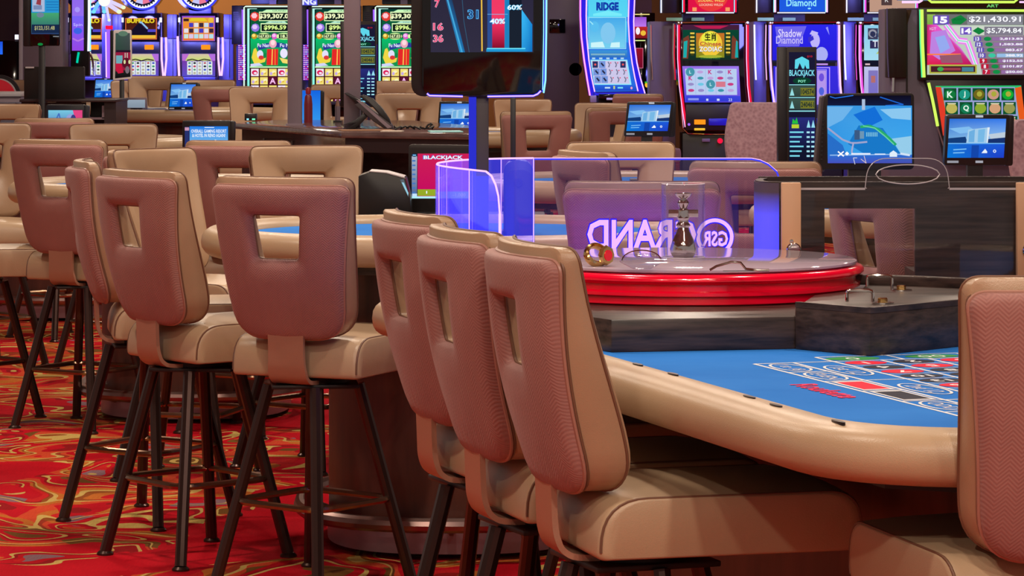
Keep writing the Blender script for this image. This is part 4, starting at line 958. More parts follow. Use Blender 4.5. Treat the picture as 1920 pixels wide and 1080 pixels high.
for (x, y, lab) in ((757, 402, 'left glass ashtray'), (783, 401, 'right glass ashtray')):
    r, P = px_thing('glass_dish', lab + ' on the card table before the crimson monitor', 'dish', x, 10.95); r.location.z = 1.0
    MB().lathe([(0.0, 0.0), (0.020, 0.0), (0.026, 0.012), (0.027, 0.030), (0.024, 0.030), (0.022, 0.012), (0.0, 0.006)], 20).build('glass', m_acrylic('dish_glass', (0.7, 0.68, 0.7, 1), fac=0.4), r)

# ---------------------------------------------------------------- service counter with posts and phone
ct = thing('service_counter', 'dark angled service counter in the pit carrying a phone and two grey posts', 'counter', (-0.9, 18.5, 0))
def cl(x, y, z): p = onz(x, y, z); return (p.x + 0.9, p.y - 18.5)
ZK = 1.15
A = cl(440, 231, ZK); B_ = cl(640, 247, ZK); C_ = cl(905, 250.5, ZK); D_ = (C_[0], C_[1] + 1.6); E_ = (B_[0] + 0.3, B_[1] + 2.9); G_ = (A[0] + 0.2, A[1] + 1.0)
top = [A, B_, C_, D_, E_, G_]
MB().prism(top, ZK - 0.035, ZK).build('worktop', COUNTER, ct, bevel=0.006)
inn = [(A[0] + .04, A[1] + .06), (B_[0] + .02, B_[1] + .05), (C_[0], C_[1] + .28), (D_[0], D_[1] - .05), (E_[0] - .03, E_[1] - .05), (G_[0], G_[1] - .05)]
MB().prism([inn[0], inn[1], (B_[0] + .08, B_[1] + .12), (B_[0] + .08, B_[1] + .6), (E_[0] - .03, E_[1] - .05), inn[5]], 0, ZK - 0.035).build('left_body', COUNTER, ct)
MB().prism([(B_[0] + .08, B_[1] + .55), (C_[0], C_[1] + .55), inn[3], inn[4]], 0, ZK - 0.035).build('right_body', COUNTER, ct)
MB().prism([(B_[0] + .02, B_[1] + .03), (C_[0], C_[1] + .03), (C_[0], C_[1] + .07), (B_[0] + .02, B_[1] + .07)], ZK - 0.115, ZK - 0.035).build('drawer_front', COUNTERD, ct)
for z in (0.70, 0.48): MB().prism([(B_[0] + .08, B_[1] + .10), (C_[0], C_[1] + .10), (C_[0], C_[1] + .56), (B_[0] + .08, B_[1] + .56)], z, z + 0.03).build('shelf', COUNTERD, ct)
for t in (0.24, 0.42, 0.52, ):
    a = Vector(inn[0]).lerp(Vector(inn[1]), t); d = (Vector(inn[1]) - Vector(inn[0])).normalized(); n = Vector((d.y, -d.x)) * 0.012; e = d * 0.035
    MB().prism([tuple(a), tuple(a + e), tuple(a + e + n), tuple(a + n)], 0.5, ZK - 0.08).build('panel_rib', COUNTERD, ct)
for (x, w, yb, lab) in ((553, 26, 234, 'left grey square post standing on the service counter'), (660.5, 30, 242, 'right grey square post standing on the service counter by the phone')):
    p = onz(x, yb, ZK); hw = w / 2 * p.y / F
    po = thing('grey_post', lab, 'post', p, 0, 'posts on the service counter')
    MB().box(-hw, hw, -hw, hw, 0.004, 1.7).build('shaft', GREYP, po, bevel=0.003); MB().box(-hw - .01, hw + .01, -hw - .01, hw + .01, 0, 0.008).build('foot_plate', GREYP, po)
p = onz(697, 243, ZK)
ph = thing('desk_phone', 'black and grey desk phone with raised handset on the service counter', 'phone', p)
kk = p.y / F
def phx(x, y): return ((x - 697) * kk, (243 - y) * kk)
MB().slab([phx(666, 196), phx(678, 190), phx(735, 233), phx(738, 242), phx(722, 241), phx(700, 226)], -0.09, 0.09).build('body', DARK, ph, bevel=0.004)
MB().slab([phx(669, 187), phx(676, 188), phx(736, 238), phx(728, 240)], -0.094, -0.088).build('side_trim', GREYP, ph)
MB().slab([phx(640, 235), phx(664, 226), phx(668, 224), phx(688, 208), phx(692, 216), phx(668, 240), phx(650, 242), phx(668, 230)], -0.07, 0.07).build('stand', BLACK, ph, bevel=0.002)
MB().slab([phx(646, 174), phx(652, 174), phx(676, 188), phx(668, 192)], -0.08, 0.08).build('display_lid', BLACK, ph, bevel=0.002)
hs = [(676, 180), (682, 177), (700, 184), (718, 202), (731, 222), (735, 233), (728, 232), (716, 224), (710, 212), (698, 198), (688, 192)]
MB().slab([phx(*q_) for q_ in hs], -0.085, -0.035).build('handset', BLACK, ph, bevel=0.004)
def on_counter(x, y): return onz(x, y, ZK)
p = on_counter(770, 243)
cd = MB().tube([(-0.10 + 0.011 * i + 0.012 * math.cos(i * 1.9), 0.02 * math.sin(i * 1.9), 0.012 + 0.008 * math.sin(i * 2.3)) for i in range(22)] + [(0.11, 0, 0.02), (0.125, 0, 0.03), (0.118, 0, 0.035), (0.10, 0, 0.028), (0.09, 0, 0.014)], 0.0055, 6).build('phone_cord', BLACK, loc=p)
tag(cd, 'coiled black cord lying on the counter right of the phone', 'cord')
p = on_counter(578, 229.5)
rb = thing('red_bottle', 'dark red bottle-shaped holder standing on the counter right of the left post', 'bottle', p)
kk = p.y / F
MB().lathe([(0, 0), (8 * kk, 0), (8 * kk, 34 * kk), (6.5 * kk, 48 * kk), (4.5 * kk, 52 * kk), (0, 52 * kk)], 16).build('body', plain('dark_red', rgb(120, 28, 40), 0.35), rb); MB().lathe([(0, 52 * kk), (4.8 * kk, 53 * kk), (5.2 * kk, 60 * kk), (3.5 * kk, 65 * kk), (0, 66 * kk)], 16).build('cap', plain('red_cap', rgb(150, 24, 44), 0.35), rb)
p = on_counter(633, 229)
gm_ = thing('grey_marker', 'grey pointed marker standing upright left of the phone', 'marker', p); kk = p.y / F
MB().lathe([(0, 0), (5 * kk, 0), (5 * kk, 30 * kk), (0, 30 * kk)], 12).build('barrel', GREYP, gm_); MB().lathe([(0, 30 * kk), (4.6 * kk, 30 * kk), (1.2 * kk, 43 * kk), (0, 44 * kk)], 12).build('tip', plain('marker_tip', rgb(150, 110, 90), 0.4), gm_); MB().box(-8 * kk, 8 * kk, -6 * kk, 6 * kk, 0, 3 * kk).build('foot', BLACK, gm_)
p = on_counter(470, 226)
bx_ = thing('small_black_box', 'small black box with green lights at the left end of the counter', 'box', p); kk = p.y / F
MB().box(-11 * kk, 11 * kk, -0.02, 0.06, 0, 13 * kk).build('case', BLACK, bx_, bevel=0.003); MB().box(-7 * kk, -3 * kk, -0.022, -0.018, 1 * kk, 4 * kk).build('light', LEDC, bx_); MB().box(3 * kk, 9 * kk, -0.022, -0.018, 1 * kk, 4 * kk).build('light', emit('green_led', (0.2, 1, 0.5, 1), 1.2), bx_)
PAP = plain('paper', rgb(206, 190, 176), 0.7); 
for (x, y, w, d, rz, m_, lab) in ((690, 246, 0.30, 0.2, 0.15, plain('brown_envelope', rgb(150, 110, 84), 0.7), 'brown envelope under the desk phone'), (733, 247.5, 0.12, 0.10, -0.1, PAP, 'white paper slip right of the desk phone'), (838, 248.5, 0.18, 0.22, 0.1, plain('cyan_paper', rgb(150, 215, 220), 0.6), 'pale cyan paper before the half hidden tablet')):
    p = on_counter(x, y); o = MB().box(-w / 2, w / 2, 0.0, d, 0, 0.006).build('paper', m_, loc=(p.x, p.y + 0.01, ZK), bevel=0.001); o.rotation_euler = (0, 0, rz); tag(o, lab, 'paper')

# ---------------------------------------------------------------- left background: desk, screens, pillar
WALLD = plain('dark_brown_wall', rgb(74, 52, 36), 0.85)
r, P = px_thing('grey_pillar', 'grey pillar with a pale edge behind the dark service desk at the left', 'pillar', 76, 33.0)
P.floorbox('pillar_shaft', 37, -90, 118, 0.0, 0.4, GREYP, 0.5); P.floorbox('pale_edge', 36, -90, 43, 0.02, 0.1, LGREY, 0.5)
r, P = px_thing('dark_wall_panel', 'dark brown wall panel at the far left edge', 'panel', 0, 37.0)
P.floorbox('panel_board', -90, -90, 37, 0, 0.2, WALLD)
r, P = px_thing('dark_machine', 'dark machine with a blue lit edge at the far left, under the brown wall', 'machine', 18, 35.0)
P.floorbox('cabinet', -40, 76, 36, 0.0, 0.5, GLOSS, 1); q = P.sc(0.0); q.grad(-30, 78, 5, 102, (30, 80, 220), (40, 110, 250)); q.build('screen', SCREEN, r); P.box('light_cap', 29, 65, 35, 74, 0.05, 0.05, LEDW, 0.5)
r, P = px_thing('red_disc', 'large red disc with a white rim at the left edge, above the pale ledge', 'disc', 0, 26.3)
P.floorbox('support', -20, 178, 0, -0.05, 0.1, BLACK); dd = P.disc('face', -4, 182, 33, 0.0, 0.03, REDPL); P.disc('rim', -4, 182, 35, -0.001, 0.03, LGREY, dd, 33); P.disc('black_rim', -4, 182, 42, -0.03, 0.03, BLACK, dd, 34)
r, P = px_thing('pale_ledge', 'pale grey low ledge at the left edge under the red disc', 'ledge', 20, 25.0)
P.floorbox('ledge_body', -60, 177, 50, 0.3, 0.9, GREYP, 1); P.box('ledge_top', -62, 173, 52, 180, 0.32, 0.94, LGREY, 1); P.floorbox('lower_step', -60, 190, 52, 0.6, 0.3, plain('slate', rgb(84, 78, 100), 0.4), 1)
r, P = px_thing('service_desk', 'dark service desk at the left with an open cubby under its top', 'desk', 145, 24.0)
P.box('desktop', 40, 186, 220, 191, 0.1, 0.8, COUNTERD, 1); P.floorbox('left_panel', 42, 190, 66, 0.05, 0.7, COUNTERD); P.floorbox('right_panel', 197, 190, 219, 0.05, 0.7, COUNTERD); P.floorbox('inner_panel', 66, 192, 160, 0.0, 0.05, COUNTERD)
P.box('cubby_frame', 160, 220, 198, 224, 0.03, 0.3, GREYP); P.box('cubby_side', 192, 198, 198, 222, 0.03, 0.3, GREYP); P.floorbox('cubby_back', 160, 192, 198, -0.3, 0.05, BLACK)
r, P = px_thing('black_monitor_back', 'large black screen seen from behind on the dark service desk', 'monitor', 101, 24.2)
P.slab('casing', rounded([(45, 188), (45, 125), (157, 125), (157, 188)], [2] * 4, 3), 0, 0.08, PLATE, bevel=1); P.box('top_clip', 48, 125, 64, 128, 0.01, 0.05, LGREY); P.slab('foot', [(106, 192), (112, 188), (135, 187), (150, 192)], 0.05, 0.2, PLATE)
r, P = px_thing('hanging_info_display', 'black display with a green picture on a pole at the left, before the grey pillar', 'display', 78, 23.4)
P.slab('side_housing', rounded([(43, 87), (43, -80), (60, -80), (60, 87)], [3] * 4, 3), -0.01, 0.08, BLACK, bevel=0.8); b = P.slab('casing', rounded([(56, 86), (56, -80), (112, -80), (112, 86)], [3] * 4, 3), 0.01, 0.07, GLOSS, bevel=0.8)
q = P.sc(0.01); q.grad(59, -76, 111, 24, (40, 130, 190), (40, 150, 210)); q.rect(61, -40, 84, 22, (170, 185, 215)); q.poly([(68, 8), (72, -10), (78, -8), (77, 10)], (150, 60, 70)); q.rect(63, 10, 79, 18, (120, 140, 180)); q.grad(59, 24, 111, 64, (70, 165, 110), (40, 60, 110)); q.oval(76, 28, 7, 5, (110, 130, 150)); q.rect(60, 46, 111, 62, (24, 40, 72)); q.text('$123,151.48', 84, 53, 9, (170, 170, 120), w=38, bold=0.03)
for i in range(5): q.rect(87, -2 + i * 5, 110, -0.5 + i * 5, (30, 110, 180))
q.oval(76, 83, 5, 2.6, (20, 130, 60)); q.rect(100, 68, 111, 69, (170, 180, 190)); q.build('screen', SCREEN, b)
P.floorbox('pole', 72.5, 86, 83.5, 0.0, 0.045, BLACK, 0.5); 
r, P = px_thing('white_framed_display', 'white framed upright display with a red and green picture, left of centre background', 'display', 228, 24.9)
P.slab('side_housing', rounded([(206, 150), (206, 57), (216, 57), (216, 150)], [2] * 4, 3), -0.01, 0.07, BLACK, bevel=0.6); b = P.slab('casing', rounded([(212, 151), (213, 56), (246, 56), (247, 148)], [3.5] * 4, 4), 0.01, 0.05, WHITEP, bevel=0.6)
q = P.sc(0.01); q.poly([(217, 62), (244, 62), (245, 144), (216, 147)], [(60, 84, 74), (70, 80, 80), (20, 14, 18), (20, 10, 14)]); q.oval(231, 63, 9, 5, (90, 120, 100)); q.rect(218, 94, 245, 98, (40, 20, 40)); q.poly([(217, 98), (245, 98), (245, 130), (217, 134)], (150, 28, 62)); q.poly([(218, 104), (230, 104), (230, 119), (218, 119)], (110, 170, 180)); q.rect(234, 99, 236, 112, (190, 170, 160)); q.rect(238, 99, 240, 112, (190, 170, 160)); q.oval(237, 118, 8, 10, (90, 20, 40)); q.oval(234, 116, 2, 4, (220, 220, 160)); q.oval(243, 116, 2, 4, (220, 220, 160)); q.poly([(217, 119), (228, 119), (232, 136), (222, 138), (217, 130)], (196, 24, 60)); q.oval(239, 131, 4, 7, (120, 105, 115)); q.build('screen', SCREEN, b)
P.floorbox('pole', 224, 148, 232, 0.0, 0.04, BLACK, 0.4)
r, P = px_thing('violet_banner_screen', 'tall narrow violet lit screen with a pale neon tube, left background', 'sign', 152, 34.0)
b = P.floorbox('casing', 132, -90, 166, 0.0, 0.14, PLATE, 0.5, 1.33); q = P.sc(0.0); q.grad(135, -80, 157, 30, (130, 90, 230), (150, 110, 240)); q.grad(135, 30, 157, 95, (120, 100, 250), (150, 70, 230)); q.oval(146, 58, 8, 6, (60, 100, 230)); q.text('Spin', 146, 47, 7, (210, 200, 255), w=17); q.line([(136, 72), (146, 77), (157, 72)], 3, (180, 120, 230)); q.oval(145, 18, 5, 5, (170, 150, 250)); q.build('screen', SCREEN, b)
P.tube('neon_tube', [(168, -80), (168, 40), (167, 96)], 2.2, LEDW, 0.05); P.tube('neon_tube', [(170, -80), (170, 96)], 1.4, LEDC, 0.03); P.floorbox('stem', 143, 96, 149, -0.03, 0.08, BLACK); P.tube('lit_foot', [(148, 98), (146, 110), (145, 118)], 2.2, emit('teal_led', (0.0, 0.8, 0.5, 1), 0.8), 0.02); P.tube('chrome_foot', [(169, 98), (174, 112), (177, 142)], 2.2, CHROME, 0.02)
r, P = px_thing('grey_terminal', 'small grey terminal with a blank screen on the far table left of the tablet', 'terminal', 256, 26.8)
b = P.slab('casing', rounded([(236, 206), (237, 183), (274, 183), (276, 205)], [2] * 4, 3), 0, 0.05, GREYP, bevel=0.5); q = P.sc(0.0); q.grad(239, 187, 272, 202, (150, 165, 180), (130, 145, 160)); q.build('screen', SCREEN, b)
MB().box(-0.05, 0.05, 0.0, 0.05, 1.08, P.Z(203)).build('foot', GREYP, r)
r, P = px_thing('blue_card_tray', 'blue tray of cards on the far table below the grey terminal', 'tray', 292, 26.9); MB().box(-0.10, 0.10, -0.05, 0.05, 1.08, 1.11).build('tray_body', plain('slate_blue', rgb(70, 74, 140), 0.4), r, bevel=0.004); MB().box(-0.085, 0.085, -0.04, 0.04, 1.11, 1.122).build('card_stack', plain('card_paper', rgb(220, 214, 206), 0.6), r)
# ---------------------------------------------------------------- slot machines
def chair_slot(label, x0, x1, y0, Y):
    """padded slot chair with a rounded speckled back seen from behind"""
    r, P = px_thing('slot_chair', label, 'chair', (x0 + x1) / 2, Y); w = (x1 - x0); h = w * 1.12
    P.slab('backrest', rounded([(x0 + w * .12, y0 + h), (x0 - w * .02, y0 + h * .55), (x0 + w * .10, y0), (x1 - w * .10, y0), (x1 + w * .02, y0 + h * .55), (x1 - w * .12, y0 + h)], [w * .12, w * .3, w * .08, w * .08, w * .3, w * .12], 6), 0, 0.09, FABRIC, bevel=6)
    k = P.k
    MB().box(-w * .46 * k, w * .46 * k, 0.02, 0.50, 0.50, 0.63).build('seat', LEATHER2, r, bevel=0.04); MB().box(-w * .4 * k, w * .4 * k, -0.03, 0.0, 0.62, P.Z(y0 + h * .96)).build('back_panel', LEATHER2, r, bevel=0.012)
    MB().lathe([(0, 0), (0.24, 0), (0.24, 0.02), (0.05, 0.05), (0.04, 0.50), (0, 0.50)], 20, (0, 0.26, 0)).build('pedestal', CHROME, r); return r
chair_slot('slot chair with a speckled mauve back before the zodiac slot machine', 1358, 1486, 192, 20.0)
chair_slot('slot chair with a speckled mauve back cut off by the right edge', 1893, 2020, 224, 15.6)

def reels(q, x0, y0, x1, y1, n, m, bg, syms, gap=1.0):
    w = (x1 - x0) / n; h = (y1 - y0) / m; k = 0
    for i in range(n):
        q.rect(x0 + i * w + gap * .5, y0, x0 + (i + 1) * w - gap * .5, y1, bg)
        for j in range(m):
            c = syms[(i * 7 + j * 3 + i * j) % len(syms)]; cx = x0 + (i + .5) * w; cy = y0 + (j + .5) * h
            if (i + j) % 3: q.oval(cx, cy, w * .28, h * .3, c, 10)
            else: q.poly([(cx - w * .3, cy - h * .12), (cx + w * .1, cy - h * .3), (cx + w * .3, cy + h * .1), (cx - w * .1, cy + h * .3)], c)
# bank with the round wheel toppers, far left
def wheel_machine(label, xc, kind):
    r, P = px_thing('wheel_slot_machine', label, 'slot machine', xc, 40.0, 'slot machines with round toppers'); o = xc - 266
    X = lambda x: x + o
    b = P.floorbox('cabinet', X(229), 24, X(304), 0.0, 0.7, plain('maroon_cabinet', rgb(58, 30, 38), 0.3), 1)
    ub = P.box('upper_bezel', X(231), 25, X(302), 78, 0.06, 0.1, GLOSS, 2); P.box('middle_panel', X(233), 78, X(300), 100, 0.05, 0.1, BLACK, 1); lb = P.box('lower_bezel', X(235), 100, X(300), 144, 0.10, 0.14, PLATE, 1)
    P.box('button_deck', X(232), 144, X(302), 150, 0.30, 0.3, BODYBLUE, 1)
    q = P.sc(0.06)
    if kind == 'a':
        q.rect(X(236), 34, X(295), 74, (230, 110, 60)); q.grad(X(237.5), 35.5, X(293.5), 72.5, (70, 22, 16), (90, 40, 30)); q.text('BUFFALO', X(265), 39, 9, (235, 205, 40), w=52, bold=0.05)
        q.poly([(X(252), 56), (X(266), 39), (X(279), 56)], (40, 26, 60)); q.line([(X(253), 54), (X(265), 41), (X(278), 54)], 3, (150, 200, 240)); q.poly([(X(240), 66), (X(252), 52), (X(262), 42), (X(272), 54), (X(292), 58), (X(292), 66)], (22, 16, 40)); q.rect(X(238), 66, X(293), 72, (240, 190, 60)); q.rect(X(278), 55, X(293), 60, (80, 70, 200))
    else:
        q.rect(X(236), 30, X(298), 77, (150, 80, 210)); q.grad(X(238), 33, X(296), 76, (230, 160, 50), (235, 120, 60)); q.poly([(X(249), 40), (X(254), 34), (X(278), 34), (X(284), 40)], (230, 200, 40)); q.rect(X(239), 35, X(249), 40, (60, 30, 40)); q.oval(X(290), 38, 5, 5, (240, 190, 60)); q.rect(X(239), 42, X(249), 50, (240, 140, 50))
        for j in range(3):
            for i in range(6):
                if j or i: q.rect(X(240 + i * 9.4), 43 + j * 10.5, X(248 + i * 9.4), 51 + j * 10.5, [(200, 220, 240), (70, 60, 190), (225, 225, 235), (60, 40, 60)][(i * 5 + j * 2) % 4] if j < 2 else [(200, 230, 220), (220, 200, 230), (180, 225, 235)][i % 3])
    q.build('upper_screen', SCREEN, ub)
    q = P.sc(0.10); q.grad(X(237), 101, X(299), 114, (215, 190, 170), (200, 225, 110)); q.poly([(X(237), 101), (X(250), 101), (X(243), 114), (X(237), 114)], (190, 110, 210)); q.poly([(X(286), 101), (X(299), 101), (X(299), 114), (X(292), 114)], (180, 110, 220)); q.grad(X(237), 114, X(299), 143, (120, 60, 170), (90, 80, 200)); q.line([(X(246), 113), (X(256), 111), (X(267), 114), (X(278), 111), (X(290), 113)], 2, (30, 20, 30)); reels(q, X(246), 115, X(294), 140, 5, 4, (225, 235, 232), [(60, 150, 110), (190, 60, 90), (40, 40, 60), (70, 90, 200), (180, 170, 150)]); q.build('lower_screen', SCREEN, lb)
    P.box('ticket_slot_light', X(272), 84, X(289), 93, 0.06, 0.03, emit('amber_led', (1.0, 0.25, 0.01, 1), 1.3), 1); 
    for x in (X(229), X(300)): P.box('mirror_lamp', x, 33, x + 4, 42, 0.07, 0.06, LEDW, 0.5)
    for x in (X(304), X(313)): P.tube('neon_strip', [(x + (1 if x < X(310) else 0), 70), (x + 1, 110), (x + (4 if x < X(310) else -2), 142)], 2.0, LEDP, 0.12)
    P.tube('neon_strip', [(X(229), 68), (X(230), 105), (X(232), 148)], 2.4, LEDP, 0.12)
    P.floorbox('side_pillar', X(304), 70, X(331), -0.05, 0.5, BODYBLUE, 1); P.box('pillar_cap', X(313), 27, X(331), 72, -0.02, 0.4, BODYBLUE, 1); P.box('pillar_seam', X(323.4), 27, X(324.4), 145, -0.015, 0.02, DARK)
    tp = P.disc('topper_drum', X(268) - 4, -22, 43, 0.0, 0.25, GLOSS); P.box('topper_neck', X(248), 12, X(290), 27, 0.0, 0.3, BODYBLUE, 1)
    P.disc('wheel_ring', X(268), -19, 38, 0.03, 0.03, LEDB, tp, 34); P.disc('wheel_ring', X(268), -19, 34.5, 0.04, 0.03, LEDW, tp, 32); f = P.sc(0.02)
    f.oval(X(268), -19, 34, 34, (20, 20, 50), 40)
    for i in range(36):
        a = 2 * PI * i / 36; f.oval(X(268) + 31 * math.cos(a), -19 + 31 * math.sin(a), 1.7, 1.7, (230, 230, 240), 8)
    for i in range(12):
        a = 2 * PI * i / 12; b2 = 2 * PI * (i + 1) / 12; f.poly([(X(268), -19), (X(268) + 27 * math.cos(a), -19 + 27 * math.sin(a)), (X(268) + 27 * math.cos(b2), -19 + 27 * math.sin(b2))], [(240, 160, 80), (90, 60, 220), (235, 120, 150), (200, 200, 250)][i % 4])
    f.build('wheel_face', SCREEN, tp); return r
wheel_machine('leftmost round-topped slot machine, half covered by the violet banner screen', 163, 'a')
wheel_machine('middle round-topped slot machine with a dark buffalo herd screen', 266, 'a')
wheel_machine('right round-topped slot machine with an orange table of prizes', 372, 'b')
# neon reel showpiece left of the middle wheel machine
r, P = px_thing('fan_light', 'white and violet fan-shaped neon light above the machine left of the white framed display', 'light', 197, 38.6)
P.floorbox('column', 190, 26, 206, -0.05, 0.1, BODYBLUE, 0.5); 
for i, (x0, y0, x1, y1, w_) in enumerate(((186, 4, 176, 22, 7), (194, 10, 196, 22, 7), (200, 12, 205, 38, 5), (203, 8, 224, 22, 8), (206, 2, 232, 14, 7), (180, -4, 168, 4, 7))):
    f = P.sc(0.02 + 0.002 * i); f.line([(x0, y0), (x1, y1)], w_, (120, 200, 255) if i < 2 else (225, 215, 255)); f.oval(x1, y1, w_ * .6, w_ * .5, (240, 255, 210) if i > 1 else (120, 230, 255)); f.build('lit_blade', SCREEN, r)
P.disc('hub', 196, 1, 11, 0.03, 0.03, emit('cream_led', (1, 0.95, 0.8, 1), 1.2)); P.box('red_label', 198, 48, 211, 55, 0.02, 0.05, LEDR, 0.5); P.box('lit_column', 200, 55, 206, 150, 0.02, 0.05, LEDV, 0.5); P.tube('neon_strip', [(199, 60), (200, 145)], 1.2, LEDP, 0.03)
# tall green machines
def green_machine(label, xo):
    r, P = px_thing('tall_screen_machine', label, 'slot machine', 505 + xo, 36.0, 'tall green screen slot machines'); X = lambda x: xo + (x if x < 530 else 530 + (x - 530) * 0.62)
    b = P.floorbox('cabinet', X(456), 10, X(568), 0.0, 0.6, GLOSS, 1); P.tube('neon_frame', [(X(458), 168), (X(458), 14), (X(461), 12), (X(565), 12), (X(567), 15), (X(567), 60)], 1.3, emit('pale_green_led', (0.75, 1.0, 0.8, 1), 1.2), 0.03, b); P.tube('neon_frame', [(X(455), 18), (X(456), 90)], 2.0, LEDV, 0.02, b)
    P.box('speaker_box', X(433), 10, X(455), 83, -0.1, 0.35, BLACK, 1)
    for i in range(5): P.box('speaker_slat', X(436), 22 + i * 3.5, X(446), 24 + i * 3.5, -0.09, 0.02, DARK)
    P.floorbox('side_pillar', X(440), 84, X(460), -0.2, 0.4, BODYBLUE, 1)
    bk = P.box('light_board', X(446), 83, X(462), 151, 0.03, 0.03, PLATE)
    q = P.sc(0.03); q.grad(X(446.5), 83.5, X(461.5), 150.5, (70, 40, 190), (90, 20, 170))
    for i in range(4):
        for j in range(17): q.oval(X(448.6 + i * 3.6), 85.8 + j * 3.9, 1.35, 1.35, [(255, 190, 240), (255, 235, 250), (200, 190, 255), (255, 60, 90), (255, 120, 230)][(i * 3 + j * 5 + i * j) % 5], 8)
    q.build('light_dots', SCREEN, bk)
    q = P.sc(0.02)
    q.rect(X(462), 15, X(566), 190, (8, 10, 14)); q.grad(X(464), 16, X(468), 190, (180, 255, 240), (130, 250, 230)); q.rect(X(465), 16, X(482), 17.4, (200, 255, 240)); q.grad(X(470), 17, X(564), 128, (10, 60, 52), (20, 150, 80)); q.grad(X(470), 72, X(564), 100, (12, 190, 110), (20, 150, 80))
    for (x, y, rr_, c1_, c2_) in ((478, 31, 9, (225, 60, 50), (255, 200, 210)), (479, 52, 8, (150, 120, 230), (230, 200, 255)), (477, 68, 5.5, (200, 150, 30), (250, 230, 120)), (515, 68, 6, (220, 90, 200), (250, 190, 250))): q.oval(X(x), y, rr_, rr_, c1_, 8); q.oval(X(x - 1), y - 1.5, rr_ * .65, rr_ * .6, c2_, 6)
    for (y, h, x0, x1) in ((31, 14, 486, 563), (52, 13, 489, 560)): q.rect(X(x0), y - h / 2 - 2, X(x1), y + h / 2 + 1.5, (225, 255, 190)); q.rect(X(x0 + 1.5), y - h / 2, X(x1 - 1.5), y + h / 2, (14, 26, 24))
    q.poly([(X(492), 22), (X(500), 18), (X(548), 18), (X(556), 22)], (200, 250, 190)); q.poly([(X(498), 43), (X(505), 40), (X(536), 40), (X(543), 43)], (190, 245, 220)); q.text('GRAND', X(524), 20.3, 2.6, (20, 60, 50), w=26); q.text('MAJOR', X(520), 42, 2.2, (20, 60, 90), w=20)
    q.text('$39,307.00', X(517), 31, 10.5, (245, 255, 200), w=62, bold=0.035); q.text('$996.59', X(516), 52, 9.5, (225, 255, 150), w=42, bold=0.035)
    for (x0, x1, t_) in ((484, 506, '167.03'), (522, 548, '118.31')): q.oval(X((x0 + x1) / 2), 68, (x1 - x0) / 2 + 2, 6.4, (210, 250, 160), 16); q.rect(X(x0), 64, X(x1), 72, (24, 50, 30)); q.text(t_, X((x0 + x1) / 2), 68, 6, (240, 255, 190), w=(x1 - x0) - 3, bold=0.03)
    arc = [(X(484 + i * 10), 90 - 7 * math.sin(PI * (i + .5) / 7.5)) for i in range(8)]; q.line([(x, y + 1) for x, y in arc], 9, (40, 60, 150)); q.text('Fu Nan', X(494), 85, 7, (225, 230, 255), w=22, bold=0.03); q.text('Fu Nu', X(540), 85, 7, (225, 230, 255), w=22, bold=0.03)
    q.oval(X(512), 82, 7, 8, (240, 170, 190)); q.oval(X(512), 80, 4, 5, (255, 220, 225)); q.poly([(X(501), 92), (X(522), 92), (X(521), 122), (X(500), 122)], (230, 40, 40)); q.line([(X(511), 92), (X(510), 122)], 2, (250, 200, 90)); q.line([(X(516), 92), (X(516), 122)], 1.2, (240, 170, 60))
    q.poly([(X(472), 108), (X(476), 92), (X(480), 90), (X(484), 100), (X(488), 112), (X(499), 108), (X(497), 116), (X(478), 122)], (240, 215, 70)); q.oval(X(488), 102, 6, 8, (225, 225, 250)); q.oval(X(490), 108, 5, 4, (220, 60, 60)); q.oval(X(534), 100, 7, 9, (235, 230, 255)); q.poly([(X(524), 108), (X(548), 112), (X(552), 120), (X(530), 118)], (245, 220, 110)); q.poly([(X(470), 120), (X(486), 118), (X(494), 123), (X(470), 125)], (210, 215, 250))
    q.rect(X(469), 124.5, X(565), 127, (200, 255, 190)); q.rect(X(470), 127, X(565), 190, (70, 14, 32))
    for i in range(5):
        for j in range(4):
            x0 = X(471 + i * 16.8); y0 = 129 + j * 15.6; kd = (i * 2 + j * 3) % 6
            q.rect(x0, y0, x0 + 14.4, y0 + 13.6, (245, 225, 120) if kd not in (0, 1) else ((245, 235, 250) if kd == 0 else (90, 20, 50))); 
            if kd == 0: q.oval(x0 + 7, y0 + 7, 5.5, 4.5, (220, 30, 90)); q.oval(x0 + 8, y0 + 8, 3, 2, (245, 235, 250))
            elif kd == 1: q.text('A', x0 + 7, y0 + 7, 11, (250, 190, 240), bold=0.03)
            else: q.oval(x0 + 5 + kd, y0 + 6, 4, 3, (250, 245, 190)); q.oval(x0 + 4, y0 + 9, 2.5, 3, (200, 170, 230)); q.poly([(x0 + 6, y0 + 9), (x0 + 12, y0 + 6), (x0 + 11, y0 + 10)], (225, 180, 60))
    q.build('screen', SCREEN, b); P.box('button_deck', X(460), 190, X(566), 196, 0.25, 0.3, DARK, 1)
    P.box('topper_base', X(470), -80, X(556), 8, -0.05, 0.2, BLACK, 1); P.box('topper_louvre', X(505), 0, X(518), 8, 0.0, 0.03, GREYP); return r
green_machine('leftmost tall green screen machine showing $39,307.00', 0)
green_machine('middle tall green screen machine, between the two grey posts', 122)
green_machine('rightmost tall green screen machine, left of the results display', 246)
r, P = px_thing('ad_topper', 'blue and white lit topper between the two grey posts', 'sign', 580, 35.2); P.box('casing', 564, -60, 596, 11, 0, 0.12, PLATE); q = P.sc(0.0); q.grad(565, -60, 595, 10, (60, 60, 200), (90, 90, 230)); q.text('NG', 580, 3, 12, (235, 240, 255), w=26, bold=0.04); q.build('screen', SCREEN, r); P.floorbox('pole', 577, 11, 583, -0.1, 0.1, BLACK)

